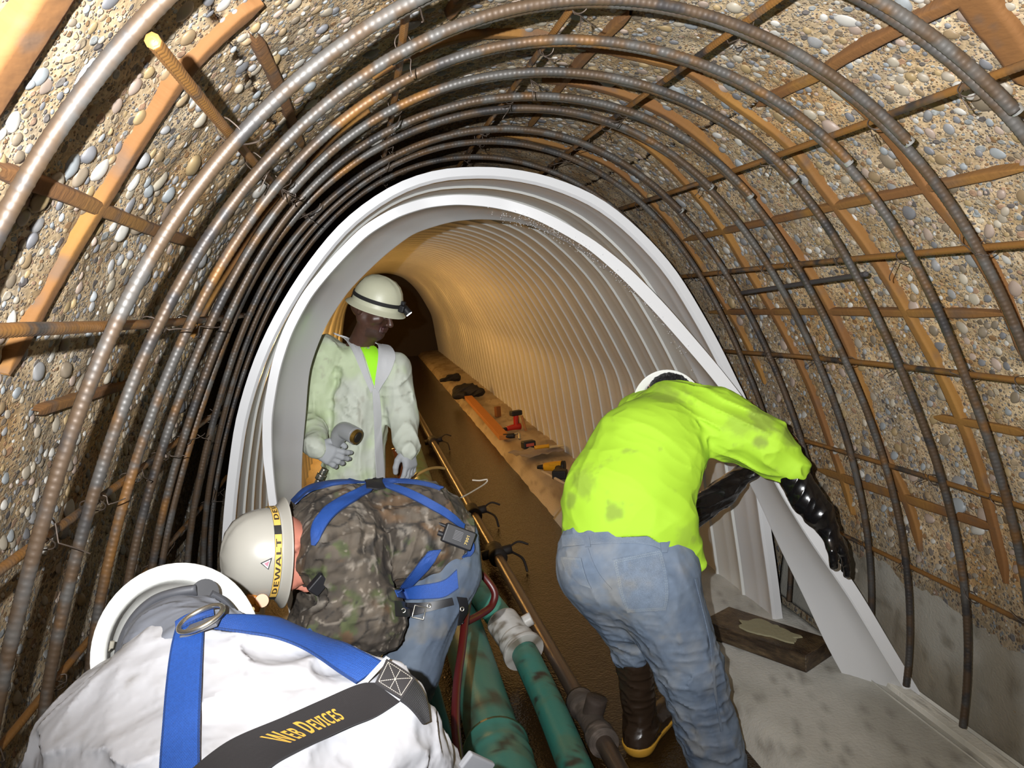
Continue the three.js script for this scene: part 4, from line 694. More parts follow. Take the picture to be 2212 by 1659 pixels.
// ===== the man in camouflage, bent to the left, seen from his side =====
{
  const brim = J(600, 1193, 2.06), right = ray(1106, 830).cross(V(0, 1, 0)).normalize(), toCam = V(0, EYE, 0).sub(brim).normalize();
  const up = V(0, 1, 0), crown = right.clone().multiplyScalar(-1).addScaledVector(toCam, 0.48).addScaledVector(up, 0.03).normalize();
  const chest = J(755, 1160, 2.18), waist = J(940, 1160, 2.24), pelvis = J(950, 1200, 2.25), neck = J(672, 1185, 2.13), skull = brim.clone().addScaledVector(crown, -0.012);
  const sNear = J(728, 1190, 2.05), eNear = J(806, 1342, 1.99), wNear = J(690, 1352, 1.96), sFar = J(700, 1120, 2.32), eFar = J(690, 1300, 2.42), wFar = J(640, 1390, 2.4);
  const hipN = J(958, 1240, 2.2), kneeN = J(884, 1450, 2.08), hipF = J(950, 1235, 2.38), kneeF = J(890, 1440, 2.34), ankN = onY(880, 1720, 0.2), ankF = onY(960, 1640, 0.2);
  const root = person('man in camouflage shirt and jeans bent over to the left, yellow lamp on his helmet', V(pelvis.x, 0.12, pelvis.z));
  const bodyB = [bone(chest, waist, 0.115, 0.1, 0.06), bone(waist, pelvis, 0.1, 0.105, 0.06), bone(sNear, sFar, 0.06, 0.06, 0.08), bone(sNear, eNear, 0.055, 0.04, 0.05), bone(eNear, wNear, 0.04, 0.03, 0.03), bone(sFar, eFar, 0.055, 0.04, 0.05), bone(eFar, wFar, 0.04, 0.03, 0.03), bone(chest, neck, 0.08, 0.055, 0.05), bone(neck, skull, 0.055, 0.06, 0.04), ...headBones(skull, V(0.1, -1, 0.1), crown), bone(hipN, kneeN, 0.07, 0.055, 0.05), bone(kneeN, ankN, 0.055, 0.04, 0.03), bone(hipF, kneeF, 0.07, 0.055, 0.05), bone(kneeF, ankF, 0.055, 0.04, 0.03), bone(ankN, ankN.clone().add(V(-0.13, -0.05, 0.02)), 0.042, 0.034, 0.03), bone(ankF, ankF.clone().add(V(-0.13, -0.05, 0)), 0.042, 0.034, 0.03), ...handBones(wNear, V(-0.7, -0.6, -0.2), V(0, 0, -1)), ...handBones(wFar, V(-0.6, -0.7, 0.1), V(0, 0, 1))];
  piece(root, 'body', surfaceNet(bones(bodyB), bounds(bodyB, 0.02), 0.013), skinMat([0.42, 0.16, 0.11]));
  // camouflage shirt
  const shirtB = [bone(chest, J(900, 1150, 2.22), 0.142, 0.128, 0.07), bone(J(900, 1150, 2.22), J(975, 1172, 2.24), 0.128, 0.1, 0.07), bone(sNear, sFar, 0.085, 0.08, 0.09), bone(sNear, eNear, 0.096, 0.076, 0.06), bone(eNear, wNear, 0.074, 0.05, 0.035), bone(sFar, eFar, 0.085, 0.065, 0.06), bone(eFar, wFar, 0.065, 0.045, 0.03), bone(chest, J(688, 1180, 2.14), 0.1, 0.075, 0.06)];
  const fw = folds(J(860, 1060, 2.1).sub(J(760, 1390, 2.0)), 0.04, 0.015, 21), fw2 = folds(J(960, 1100, 2.2).sub(J(680, 1180, 2.1)), 0.03, 0.008, 29), sb = bones(shirtB), axis = J(1000, 1180, 2.25).sub(chest).normalize();
  const shirt = cutAbove(wrinkled(sb, (x, y, z) => fw(x, y, z) + fw2(x, y, z)), J(998, 1190, 2.24), axis);
  const camo = (x, y, z) => {
    const w = 0.06 * (noise(x * 9, y * 9, z * 9) - 0.5), a = fbm(x * 11 + w * 20, y * 11, z * 11 + 4, 3), b = fbm(x * 8 + 30, y * 8 + w * 22, z * 8, 3), l = fbm(x * 17 + 9, y * 17, z * 17 + w * 30, 3), tw = Math.abs(noise(x * 12 + w * 30, y * 26 + w * 40, z * 12 + 7) - 0.5), tw2 = Math.abs(noise(x * 30 + w * 50, y * 11, z * 22 + 17) - 0.5), g = fbm(x * 60, y * 60, z * 60, 2);
    let c = mix3([0.055, 0.042, 0.03], [0.12, 0.095, 0.068], sstep(0.38, 0.6, a)); c = mix3(c, [0.13, 0.075, 0.035], sstep(0.6, 0.68, b)); c = mix3(c, [0.085, 0.1, 0.036], sstep(0.64, 0.7, l)); c = mix3(c, [0.25, 0.22, 0.18], sstep(0.6, 0.68, fbm(x * 24, y * 30, z * 24 + 40, 3)) * 0.8);
    c = mix3(c, [0.016, 0.013, 0.01], sstep(0.045, 0.015, tw) * 0.85); c = mix3(c, [0.36, 0.31, 0.25], sstep(0.02, 0.006, tw2) * 0.7); return c.map((v) => v * 0.5 * (0.45 + 1.1 * g));
  };
  piece(root, 'camouflage_shirt', paint(surfaceNet(shirt, bounds(shirtB, 0.03), 0.0066), camo), cloth());
  const collarB = [bone(J(668, 1130, 2.14), J(664, 1250, 2.08), 0.035, 0.03, 0.03)]; piece(root, 'collar', paint(surfaceNet(wrinkled(bones(collarB), fw2), bounds(collarB, 0.02), 0.0066), camo), cloth());
  // jeans and boots
  const jeanB = [bone(J(965, 1168, 2.25), pelvis, 0.095, 0.102, 0.05), bone(hipN, kneeN, 0.088, 0.075, 0.05), bone(kneeN, kneeN.clone().lerp(ankN, 0.1), 0.074, 0.07, 0.03), bone(hipF, kneeF, 0.088, 0.075, 0.05), bone(kneeF, kneeF.clone().lerp(ankF, 0.1), 0.074, 0.07, 0.03), bone(hipN, hipF, 0.09, 0.09, 0.06)], jw = folds(hipN.clone().sub(kneeN), 0.035, 0.009, 33);
  const denim = (dark) => (x, y, z) => { const a = fbm(x * 8, y * 8, z * 8, 3), b = fbm(x * 70, y * 70, z * 70, 2), d = fbm(x * 16 + 5, y * 16, z * 16, 3); let c = mix3([0.115, 0.16, 0.235], [0.185, 0.24, 0.32], sstep(0.3, 0.7, a)); c = mix3(c, [0.28, 0.27, 0.24], sstep(0.58, 0.75, d) * 0.55); return c.map((v) => v * dark * (0.82 + 0.36 * b)); };
  globalDenim = denim;
  const jeans = cutAbove(wrinkled(bones(jeanB), jw), J(1012, 1130, 2.25), V(axis.x, axis.y + 1.2, axis.z).normalize().multiplyScalar(1)); piece(root, 'jeans', paint(surfaceNet(wrinkled(bones(jeanB), jw), bounds(jeanB, 0.03), 0.008), denim(0.42)), cloth());
  const bootB = [bone(kneeN.clone().lerp(ankN, 0.08), ankN, 0.062, 0.05, 0.03), bone(ankN, ankN.clone().add(V(-0.15, -0.04, 0.03)), 0.052, 0.042, 0.03), bone(kneeF.clone().lerp(ankF, 0.08), ankF, 0.062, 0.05, 0.03), bone(ankF, ankF.clone().add(V(-0.15, -0.04, 0)), 0.052, 0.042, 0.03)];
  for (const s of [0, 2]) { const bb = bootB.slice(s, s + 2); piece(root, 'boot', surfaceNet(bones(bb), bounds(bb, 0.02), 0.01), std({ color: 0x1f150d, roughness: 0.3 })); }
  // harness straps
  const hf = (x, y, z) => Math.min(sb(x, y, z) - 0.004, shirt(x, y, z)), so = { lift: 0.007, thick: 0.003, n: 26 }, S = (a, b, o = so, m = blueWeb, nm = 'harness_strap') => piece(root, nm, strap(hf, a, b, 1.4, 2.8, o), m);
  S([[632, 1082], [660, 1056], [700, 1043], [750, 1037], [798, 1036]], [[640, 1092], [666, 1068], [706, 1055], [752, 1048], [798, 1047]]);
  S([[798, 1046], [760, 1064], [722, 1085], [690, 1110], [675, 1142], [676, 1178]], [[806, 1060], [775, 1080], [738, 1104], [712, 1130], [697, 1156], [684, 1180]]);
  S([[828, 1044], [880, 1058], [930, 1082], [970, 1106], [1002, 1134]], [[832, 1056], [876, 1074], [922, 1098], [962, 1120], [998, 1146]]);
  S([[826, 1037], [870, 1038], [915, 1044], [955, 1054]], [[828, 1046], [870, 1047], [915, 1052], [950, 1062]]);
  S([[788, 1036], [808, 1036], [828, 1038]], [[790, 1060], [808, 1061], [828, 1060]], { lift: 0.011, thick: 0.004, n: 8 }, blackPlastic, 'strap_plate');
  const hj = (x, y, z) => Math.min(hf(x, y, z), bones(jeanB)(x, y, z) - 0.004), T = (a, b, m = blueWeb, nm = 'harness_strap', o = so) => piece(root, nm, strap(hj, a, b, 1.4, 2.8, o), m);
  T([[998, 1140], [1015, 1160], [1022, 1185], [1012, 1203]], [[990, 1150], [1002, 1170], [1008, 1190], [998, 1204]]);
  T([[926, 1188], [902, 1215], [875, 1250], [852, 1280]], [[952, 1186], [938, 1212], [910, 1242], [884, 1268]]);
  T([[850, 1275], [880, 1268], [920, 1262], [960, 1252], [985, 1230]], [[856, 1292], [890, 1296], [925, 1294], [958, 1290], [988, 1270]]);
  T([[850, 1300], [890, 1303], [930, 1300], [975, 1290]], [[852, 1332], [888, 1332], [930, 1320], [978, 1305]], blackPlastic, 'leg_belt');
  T([[985, 1288], [990, 1310], [985, 1350]], [[1005, 1290], [1008, 1315], [1000, 1345]], blackPlastic, 'belt_end');
  const buckle = new THREE.TorusGeometry(0.022, 0.0028, 8, 4); buckle.rotateZ(0.4); piece(root, 'buckle', place(buckle, meet(hj, 903, 1322, 1.4, 2.8)[0].addScaledVector(toCam, 0.016), new THREE.Quaternion().setFromUnitVectors(V(0, 0, 1), toCam)), chrome);
  for (const [x, y] of [[870, 1318], [925, 1308], [996, 1315]]) piece(root, 'eyelet', place(new THREE.TorusGeometry(0.005, 0.0018, 6, 14), meet(hj, x, y, 1.4, 2.8)[0].addScaledVector(toCam, 0.013), new THREE.Quaternion().setFromUnitVectors(V(0, 0, 1), toCam)), chrome);
  piece(root, 'strap_buckle', place(box(0.05, 0.035, 0.02), J(688, 1262, 1.95), new THREE.Quaternion().setFromEuler(new THREE.Euler(0.2, 0.3, 0.7))), blackPlastic);
  // helmet with lettered band, sticker and lamp
  const old = phys({ color: 0x9b988f, roughness: 0.34, clearcoat: 0.4, clearcoatRoughness: 0.2 });
  const hat = addHat(root, brim, crown, V(0, -1, 0), old, std({ color: 0x3a3b40, roughness: 0.6 }), 0.95);
  const bandMap = canvasTexture(2048, 128, (c) => { c.fillStyle = '#191715'; c.fillRect(0, 0, 2048, 128); c.fillStyle = '#c9a24c'; c.font = 'bold 120px sans-serif'; c.textBaseline = 'middle'; c.textAlign = 'center'; for (const x of [250, 820, 1390]) { c.fillRect(x - 255, 6, 500, 116); } c.fillStyle = '#2a2115'; for (const x of [250, 820, 1390]) { c.save(); c.translate(x, 68); c.scale(0.92, 1); c.fillText('DEWALT', 0, 0); c.restore(); } });
  bandMap.wrapS = THREE.RepeatWrapping; const bg = lathe([[0.1195, 0.012], [0.1188, 0.031]], 64); bg.scale(0.97, 1, 1.05); { const uv = bg.attributes.uv; for (let i = 0; i < uv.count; i++) uv.setX(i, uv.getX(i) + 0.17); } mesh('lamp_band', bg, std({ map: bandMap, roughness: 0.7, side: THREE.DoubleSide }), hat);
  root.updateMatrixWorld(true);
  const loc = (px, py, z) => hat.worldToLocal(J(px, py, z));
  const lampM = std({ color: 0xa8660c, roughness: 0.4 });
  const l1 = cyl(0.017, 0.019, 0.03, 20); const lq = new THREE.Quaternion().setFromUnitVectors(V(0, 1, 0), hat.worldToLocal(J(563, 1284, 2.06).addScaledVector(toCam, 0.1)).sub(loc(563, 1284, 2.06)).normalize());
  const lamp = mesh('headlamp', merge([place(l1, loc(566, 1297, 1.98), lq), place(box(0.028, 0.032, 0.026, 0.006), loc(543, 1294, 1.99), lq), place(box(0.03, 0.014, 0.02, 0.004), loc(550, 1312, 1.99), lq)]), lampM, hat);
  mesh('lamp_bracket', place(box(0.05, 0.03, 0.03, 0.005), loc(552, 1272, 2.03), lq), blackPlastic, hat);
  mesh('lens', place(new THREE.SphereGeometry(0.006, 12, 8), loc(545, 1316, 1.965)), std({ color: 0xf4e8b0, roughness: 0.2, emissive: 0xffe9a8, emissiveIntensity: 0.6 }), hat);
  const stk = canvasTexture(128, 128, (c) => { c.fillStyle = '#dcdad2'; c.fillRect(0, 0, 128, 128); c.fillStyle = '#1a1a1c'; c.beginPath(); c.moveTo(4, 20); c.lineTo(124, 4); c.lineTo(100, 122); c.fill(); c.fillStyle = '#d8d4d0'; c.beginPath(); c.moveTo(24, 30); c.lineTo(110, 18); c.lineTo(92, 106); c.fill(); c.fillStyle = '#a8707e'; c.beginPath(); c.moveTo(44, 38); c.lineTo(100, 30); c.lineTo(88, 88); c.fill(); });
  const hatF = (x, y, z) => { const p = hat.worldToLocal(V(x, y, z)), r = Math.hypot(p.x / 0.96, p.z / 1.04), yy = clamp(p.y, 0, 0.145), R = yy > 0.1 ? 0.118 * Math.sqrt(Math.max(0, 1 - (yy / 0.145) ** 2)) * 0.98 : 0.117 - 0.25 * Math.max(0, yy - 0.03) ** 1.1; return p.y > 0.145 ? p.y - 0.145 + Math.max(0, r - 0.02) : (r - R) * 0.8; };
  const sp = (px, py) => { const [p, n] = meet(hatF, px, py, 1.6, 2.3); return p.addScaledVector(n, 0.003); }, tri = new THREE.BufferGeometry(), [pa, pb, pc] = [sp(562, 1216), sp(588, 1204), sp(580, 1230)];
  tri.setAttribute('position', new THREE.Float32BufferAttribute([...pa.toArray(), ...pb.toArray(), ...pc.toArray()], 3)); tri.setAttribute('uv', new THREE.Float32BufferAttribute([0.03, 0.84, 0.97, 0.97, 0.78, 0.05], 2)); tri.setIndex([0, 1, 2, 0, 2, 1]); tri.computeVertexNormals(); tri.applyMatrix4(hat.matrixWorld.clone().invert());
  tri.setIndex([0, 2, 1]); tri.computeVertexNormals(); mesh('sticker', tri, std({ map: stk, roughness: 0.5, side: THREE.DoubleSide }), hat);
  // two-way radio clipped to the harness at his hip
  const rp = meet(hf, 985, 1160, 1.4, 2.8)[0].addScaledVector(toCam, 0.022), radio = thing('two_way_radio', rp.clone(), 'black two-way radio clipped to the blue harness at the hip of the camouflaged man', 'radio');
  const rx = J(1020, 1178, 2.1).sub(J(945, 1150, 2.1)).normalize(), rq = basis(rx, V(0, 0, 0).crossVectors(toCam, rx)), radioMap = canvasTexture(256, 128, (c) => { c.fillStyle = '#161618'; c.fillRect(0, 0, 256, 128); c.strokeStyle = '#7c7c80'; c.lineWidth = 2; for (let i = 0; i < 7; i++) { c.beginPath(); c.moveTo(70, 26 + i * 11); c.lineTo(150, 26 + i * 11); c.stroke(); } c.save(); c.translate(212, 66); c.rotate(-Math.PI / 2); c.fillStyle = '#b59a4a'; c.font = 'bold 34px monospace'; c.textAlign = 'center'; c.fillText('7901', 0, 0); c.restore(); });
  const part = (n, g, m, p) => { place(g, V(0, 0, 0).add(V(...p).applyQuaternion(rq)), rq); return mesh(n, g, m, radio); };
  const put = (n, geo, m, p) => { geo.translate(...p); geo.applyQuaternion(rq); return mesh(n, geo, m, radio); };
  put('case', box(0.085, 0.052, 0.03, 0.005), blackPlastic, [0, 0, 0]); const fp = new THREE.PlaneGeometry(0.078, 0.044); put('label_plate', fp, std({ map: radioMap, roughness: 0.5 }), [0.002, 0, 0.0158]); const an = cyl(0.003, 0.005, 0.1, 10); an.rotateZ(Math.PI / 2); put('antenna', an, blackPlastic, [-0.09, 0.016, -0.004]); const kb = cyl(0.007, 0.007, 0.014, 14); kb.rotateZ(Math.PI / 2); put('knob', kb, blackPlastic, [-0.049, -0.008, 0]);
}
// ===== the man standing inside the liner: white coverall over a lime shirt, lamp on his helmet =====
{
  const Z = 3.9, sL = J(704, 768, 3.95), sR = J(846, 800, 3.85), chest = J(775, 860, 3.92), waist = J(765, 1010, 3.92), hips = V(0, 0, 0).copy(J(762, 1110, 3.92)), neck0 = J(772, 762, 3.93), neck1 = J(792, 715, 3.88), skull = J(804, 665, 3.87);
  const eL = J(672, 905, 3.86), wL = J(682, 966, 3.62), eR = J(874, 905, 3.82), wR = J(880, 968, 3.7), root = person('man standing inside the liner in white coverall and lime shirt, looking down, headlamp lit', V(hips.x, 0.05, hips.z));
  const hipA = hips.clone().add(V(-0.1, 0, 0.02)), hipB = hips.clone().add(V(0.11, 0, -0.02)), kA = V(hipA.x - 0.03, 0.56, hipA.z + 0.04), kB = V(hipB.x + 0.01, 0.54, hipB.z + 0.04), aA = V(kA.x - 0.02, 0.2, hipA.z), aB = V(kB.x, 0.12, hipB.z);
  const face = V(0.83, -0.42, 0.42), up = V(0.3, 0.9, 0.1);
  const torso = (g) => [bone(chest, waist, 0.125 + g, 0.115 + g, 0.07), bone(waist, hips, 0.115 + g, 0.12 + g, 0.06), bone(sL, sR, 0.065 + g, 0.06 + g, 0.09), bone(sL, eL, 0.056 + g, 0.044 + g, 0.04), bone(eL, wL, 0.043 + g, 0.032 + g, 0.025), bone(sR, eR, 0.054 + g, 0.043 + g, 0.04), bone(eR, wR, 0.042 + g, 0.032 + g, 0.025), bone(hipA, kA, 0.085 + g, 0.06 + g, 0.05), bone(kA, aA, 0.058 + g, 0.045 + g, 0.03), bone(hipB, kB, 0.085 + g, 0.06 + g, 0.05), bone(kB, aB, 0.058 + g, 0.045 + g, 0.03)];
  const headB = [...headBones(skull, face, up, 1.04), bone(neck0, neck1, 0.064, 0.058, 0.03), bone(sL.clone().lerp(sR, 0.3), sL.clone().lerp(sR, 0.7), 0.05, 0.05, 0.05)];
  const bodyB = [...torso(-0.012), bone(neck0, neck1, 0.064, 0.058, 0.04), bone(aA, aA.clone().add(V(0.05, -0.06, 0.13)), 0.044, 0.034, 0.03), bone(aB, aB.clone().add(V(0.05, -0.05, 0.13)), 0.044, 0.034, 0.03)];
  const headG = surfaceNet(bones(headB), bounds(headB, 0.01), 0.0045), f = face.clone().normalize(), u2 = up.clone().addScaledVector(f, -up.dot(f)).normalize(), r2 = V(0, 0, 0).crossVectors(f, u2);
  const skin = (x, y, z) => { const d = V(x, y, z).sub(skull), a = d.dot(f), b = d.dot(u2), c = Math.abs(d.dot(r2)), n = fbm(x * 60, y * 60, z * 60, 3); let k = mix3([0.085, 0.04, 0.026], [0.055, 0.025, 0.017], n); if (a > 0.05 && Math.abs(b + 0.078) < 0.016 && c < 0.035) k = [0.06, 0.024, 0.022]; if (a > 0.07 && Math.abs(b + 0.01) < 0.007 && Math.abs(c - 0.034) < 0.013) k = Math.abs(c - 0.033) < 0.005 ? [0.01, 0.008, 0.007] : [0.32, 0.29, 0.26]; if (a < 0.02 && b > 0.005 || b > 0.055) k = [0.012, 0.01, 0.009]; if (a > 0.03 && b < -0.085 && b > -0.13) k = mix3(k, [0.02, 0.013, 0.01], 0.45); return k; };
  const bodyG = surfaceNet(bones(bodyB), bounds(bodyB, 0.02), 0.013); paint(bodyG, () => [0.08, 0.038, 0.025]); paint(headG, skin);
  const both = (() => { const a = bodyG.toNonIndexed(), b = headG.toNonIndexed(); return mergeGeometries([a, b]); })();
  piece(root, 'body', both, cloth({ roughness: 0.42 }));
  const suitB = torso(0.022), fa = folds(V(0.12, 1, 0), 0.075, 0.02, 41), fb = folds(eL.clone().sub(wL), 0.05, 0.008, 45), sb = bones(suitB), suit = wrinkled(sb, (x, y, z) => fa(x, y, z) + fb(x, y, z)), tint = (x, y, z) => { const a = fbm(x * 7, y * 7, z * 7, 3), b = fbm(x * 40, y * 40, z * 40, 2), s = sstep(0.68, 0.76, fbm(x * 26, y * 26, z * 26, 3)); return mix3(mix3([0.5, 0.53, 0.45], [0.48, 0.56, 0.36], sstep(0.4, 0.65, a)), [0.3, 0.28, 0.22], s * 0.4).map((v) => v * (0.94 + 0.12 * b)); };
  piece(root, 'coverall', paint(surfaceNet(suit, bounds(suitB, 0.03), 0.0095), tint), cloth({ roughness: 0.7 }));
  const hf = (x, y, z) => Math.min(sb(x, y, z) - 0.006, suit(x, y, z)), z0 = 3.4, z1 = 4.3;
  const lime = std({ color: new THREE.Color(0.36, 0.86, 0.02), roughness: 0.8 }), flap = std({ color: 0xc4c5c6, roughness: 0.75, bumpMap: fineBump, bumpScale: 0.001 });
  piece(root, 'lime_shirt', strap(hf, [[776, 746], [790, 775], [800, 805], [808, 832]], [[812, 744], [818, 770], [815, 805], [811, 832]], z0, z1, { lift: 0.006, thick: 0.003, n: 14 }), lime);
  piece(root, 'collar_flap', strap(hf, [[736, 702], [758, 718], [778, 752], [793, 792], [806, 834]], [[722, 712], [742, 730], [766, 768], [784, 810], [800, 850]], z0, z1, { lift: 0.014, thick: 0.004, n: 16 }), flap);
  piece(root, 'collar_flap', strap(hf, [[808, 742], [819, 762], [819, 790], [810, 832]], [[834, 744], [853, 772], [846, 800], [818, 846]], z0, z1, { lift: 0.02, thick: 0.004, n: 14 }), flap);
  piece(root, 'zip_flap', strap(hf, [[803, 838], [806, 900], [808, 960], [812, 1045]], [[820, 838], [822, 900], [824, 960], [830, 1045]], z0, z1, { lift: 0.008, thick: 0.003, n: 24 }), flap);
  const gm = std({ color: 0x9a9da0, roughness: 0.75, bumpMap: fineBump, bumpScale: 0.0008 }), g1 = handBones(wL, J(752, 1004, 3.55).sub(wL), J(700, 930, 3.62).sub(wL), 0.55, 0.004, 0.12, -1), g2 = handBones(wR, J(890, 1030, 3.66).sub(wR), J(850, 1000, 3.6).sub(wR), 0.35, 0.003);
  g1.push(bone(eL.clone().lerp(wL, 0.8), wL, 0.04, 0.034, 0.02)); g2.push(bone(eR.clone().lerp(wR, 0.8), wR, 0.04, 0.034, 0.02));
  for (const g of [g1, g2]) piece(root, 'glove', surfaceNet(bones(g), bounds(g, 0.01), 0.0042), gm);
  for (const [a, s] of [[aA, -1], [aB, 1]]) { const b = [bone(a.clone().add(V(0, 0.14, 0)), a, 0.062, 0.056, 0.03), bone(a, a.clone().add(V(0.06, -0.07, 0.15)), 0.056, 0.045, 0.03)]; piece(root, 'boot', surfaceNet(bones(b), bounds(b, 0.01), 0.01), std({ color: 0x20160e, roughness: 0.35 })); }
  const hatM = phys({ color: 0xbfbfa6, roughness: 0.4, clearcoat: 0.2, bumpMap: fineBump, bumpScale: 0.0004 }), crown = V(0.34, 0.9, 0.2), hc = J(813, 661, 3.86), hat = addHat(root, hc, crown, face, hatM, blackPlastic, 1.0);
  mesh('lamp_strap', (() => { const g = lathe([[0.1185, 0.03], [0.1165, 0.048], [0.1135, 0.047], [0.1155, 0.03], [0.1185, 0.03]], 56); g.scale(0.98, 1, 1.06); return g; })(), std({ color: 0x1b1a19, roughness: 0.8 }), hat);
  const hl = merge([box(0.05, 0.036, 0.03, 0.008).translate(0, 0.034, 0.133), box(0.022, 0.018, 0.02, 0.004).translate(0.006, 0.058, 0.125)]); mesh('headlamp', hl, blackPlastic, hat);
  const tilt = new THREE.Quaternion().setFromUnitVectors(V(0, 1, 0), V(0.1, -0.55, 0.83).normalize()), lamp = place(cyl(0.02, 0.016, 0.034, 20), V(0.008, 0.028, 0.152), tilt); mesh('lamp_head', lamp, blackPlastic, hat);
  const lensG = place(cyl(0.015, 0.015, 0.003, 20), V(0.008, 0.028, 0.152).add(V(0.1, -0.55, 0.83).normalize().multiplyScalar(0.0175)), tilt); mesh('lens', lensG, std({ color: 0xffffff, emissive: 0xf4f6ff, emissiveIntensity: 6 }), hat);
  mesh('slot_boss', box(0.006, 0.022, 0.032, 0.004).translate(0.1135, 0.012, 0.02), hatM, hat);
  root.updateMatrixWorld(true); const lp = hat.localToWorld(V(0.012, 0.012, 0.175)), lt = hat.localToWorld(V(0.1, -0.7, 0.9)); const hs = new THREE.SpotLight(0xf2f4ff, 1.2, 0, 0.5, 0.8, 2); hs.position.copy(lp); hs.target.position.copy(lt); hs.castShadow = true; hs.name = 'headlamp_light'; scene.add(hs, hs.target);
  // safety glasses
  const gl = (d) => skull.clone().addScaledVector(f, 0.098).addScaledVector(r2, d).addScaledVector(u2, -0.008);
  for (const s of [1, -1]) { const e = new THREE.SphereGeometry(0.024, 16, 12); e.scale(1, 0.75, 0.22); piece(root, 'glasses_lens', place(e, gl(0.03 * s), basis(r2, u2)), phys({ color: 0xffffff, transmission: 1, thickness: 0, roughness: 0.05, ior: 1.4 })); }
  // the air drill in his glove
  const hp = J(735, 950, 3.6), tool = thing('air_drill', hp.clone(), 'grey bent nozzle of an air tool in the right glove of the standing man', 'air tool'), L = (px, py, z) => J(px, py, z).sub(hp), grey = phys({ color: 0x8d8f90, roughness: 0.35, clearcoat: 0.3 }), brass = std({ color: 0x8a6a2e, roughness: 0.35, metalness: 0.8 });
  mesh('body', tube([L(714, 1000, 3.64), L(722, 968, 3.63), L(733, 940, 3.61), L(742, 930, 3.59), L(754, 934, 3.56), L(768, 942, 3.53)], (t) => 0.026 + 0.013 * sstep(0.3, 0.6, t) - 0.006 * sstep(0.9, 1, t) * 0, 40, 20), grey, tool);
  const nd = L(768, 942, 3.53).sub(L(750, 933, 3.555)).normalize(), nq = new THREE.Quaternion().setFromUnitVectors(V(0, 1, 0), nd); mesh('nozzle_ring', place(cyl(0.034, 0.034, 0.02, 28), L(769, 943, 3.53), nq), brass, tool); mesh('nozzle', place(cyl(0.024, 0.028, 0.018, 24), L(771, 944, 3.527), nq), std({ color: 0x1c1813, roughness: 0.6 }), tool);
  mesh('hose_fitting', merge([tube([L(702, 1012, 3.6), L(695, 1024, 3.6)], 0.014, 4, 14), tube([L(695, 1024, 3.6), L(689, 1036, 3.6)], 0.02, 4, 14), tube([L(689, 1036, 3.6), L(684, 1046, 3.6)], 0.013, 4, 14)]), chrome, tool);
  mesh('hose', tube([L(684, 1046, 3.6), L(676, 1066, 3.6), L(668, 1100, 3.6), L(660, 1160, 3.55)], 0.011, 20, 10), std({ color: 0x6d5f2e, roughness: 0.6 }), tool);
}
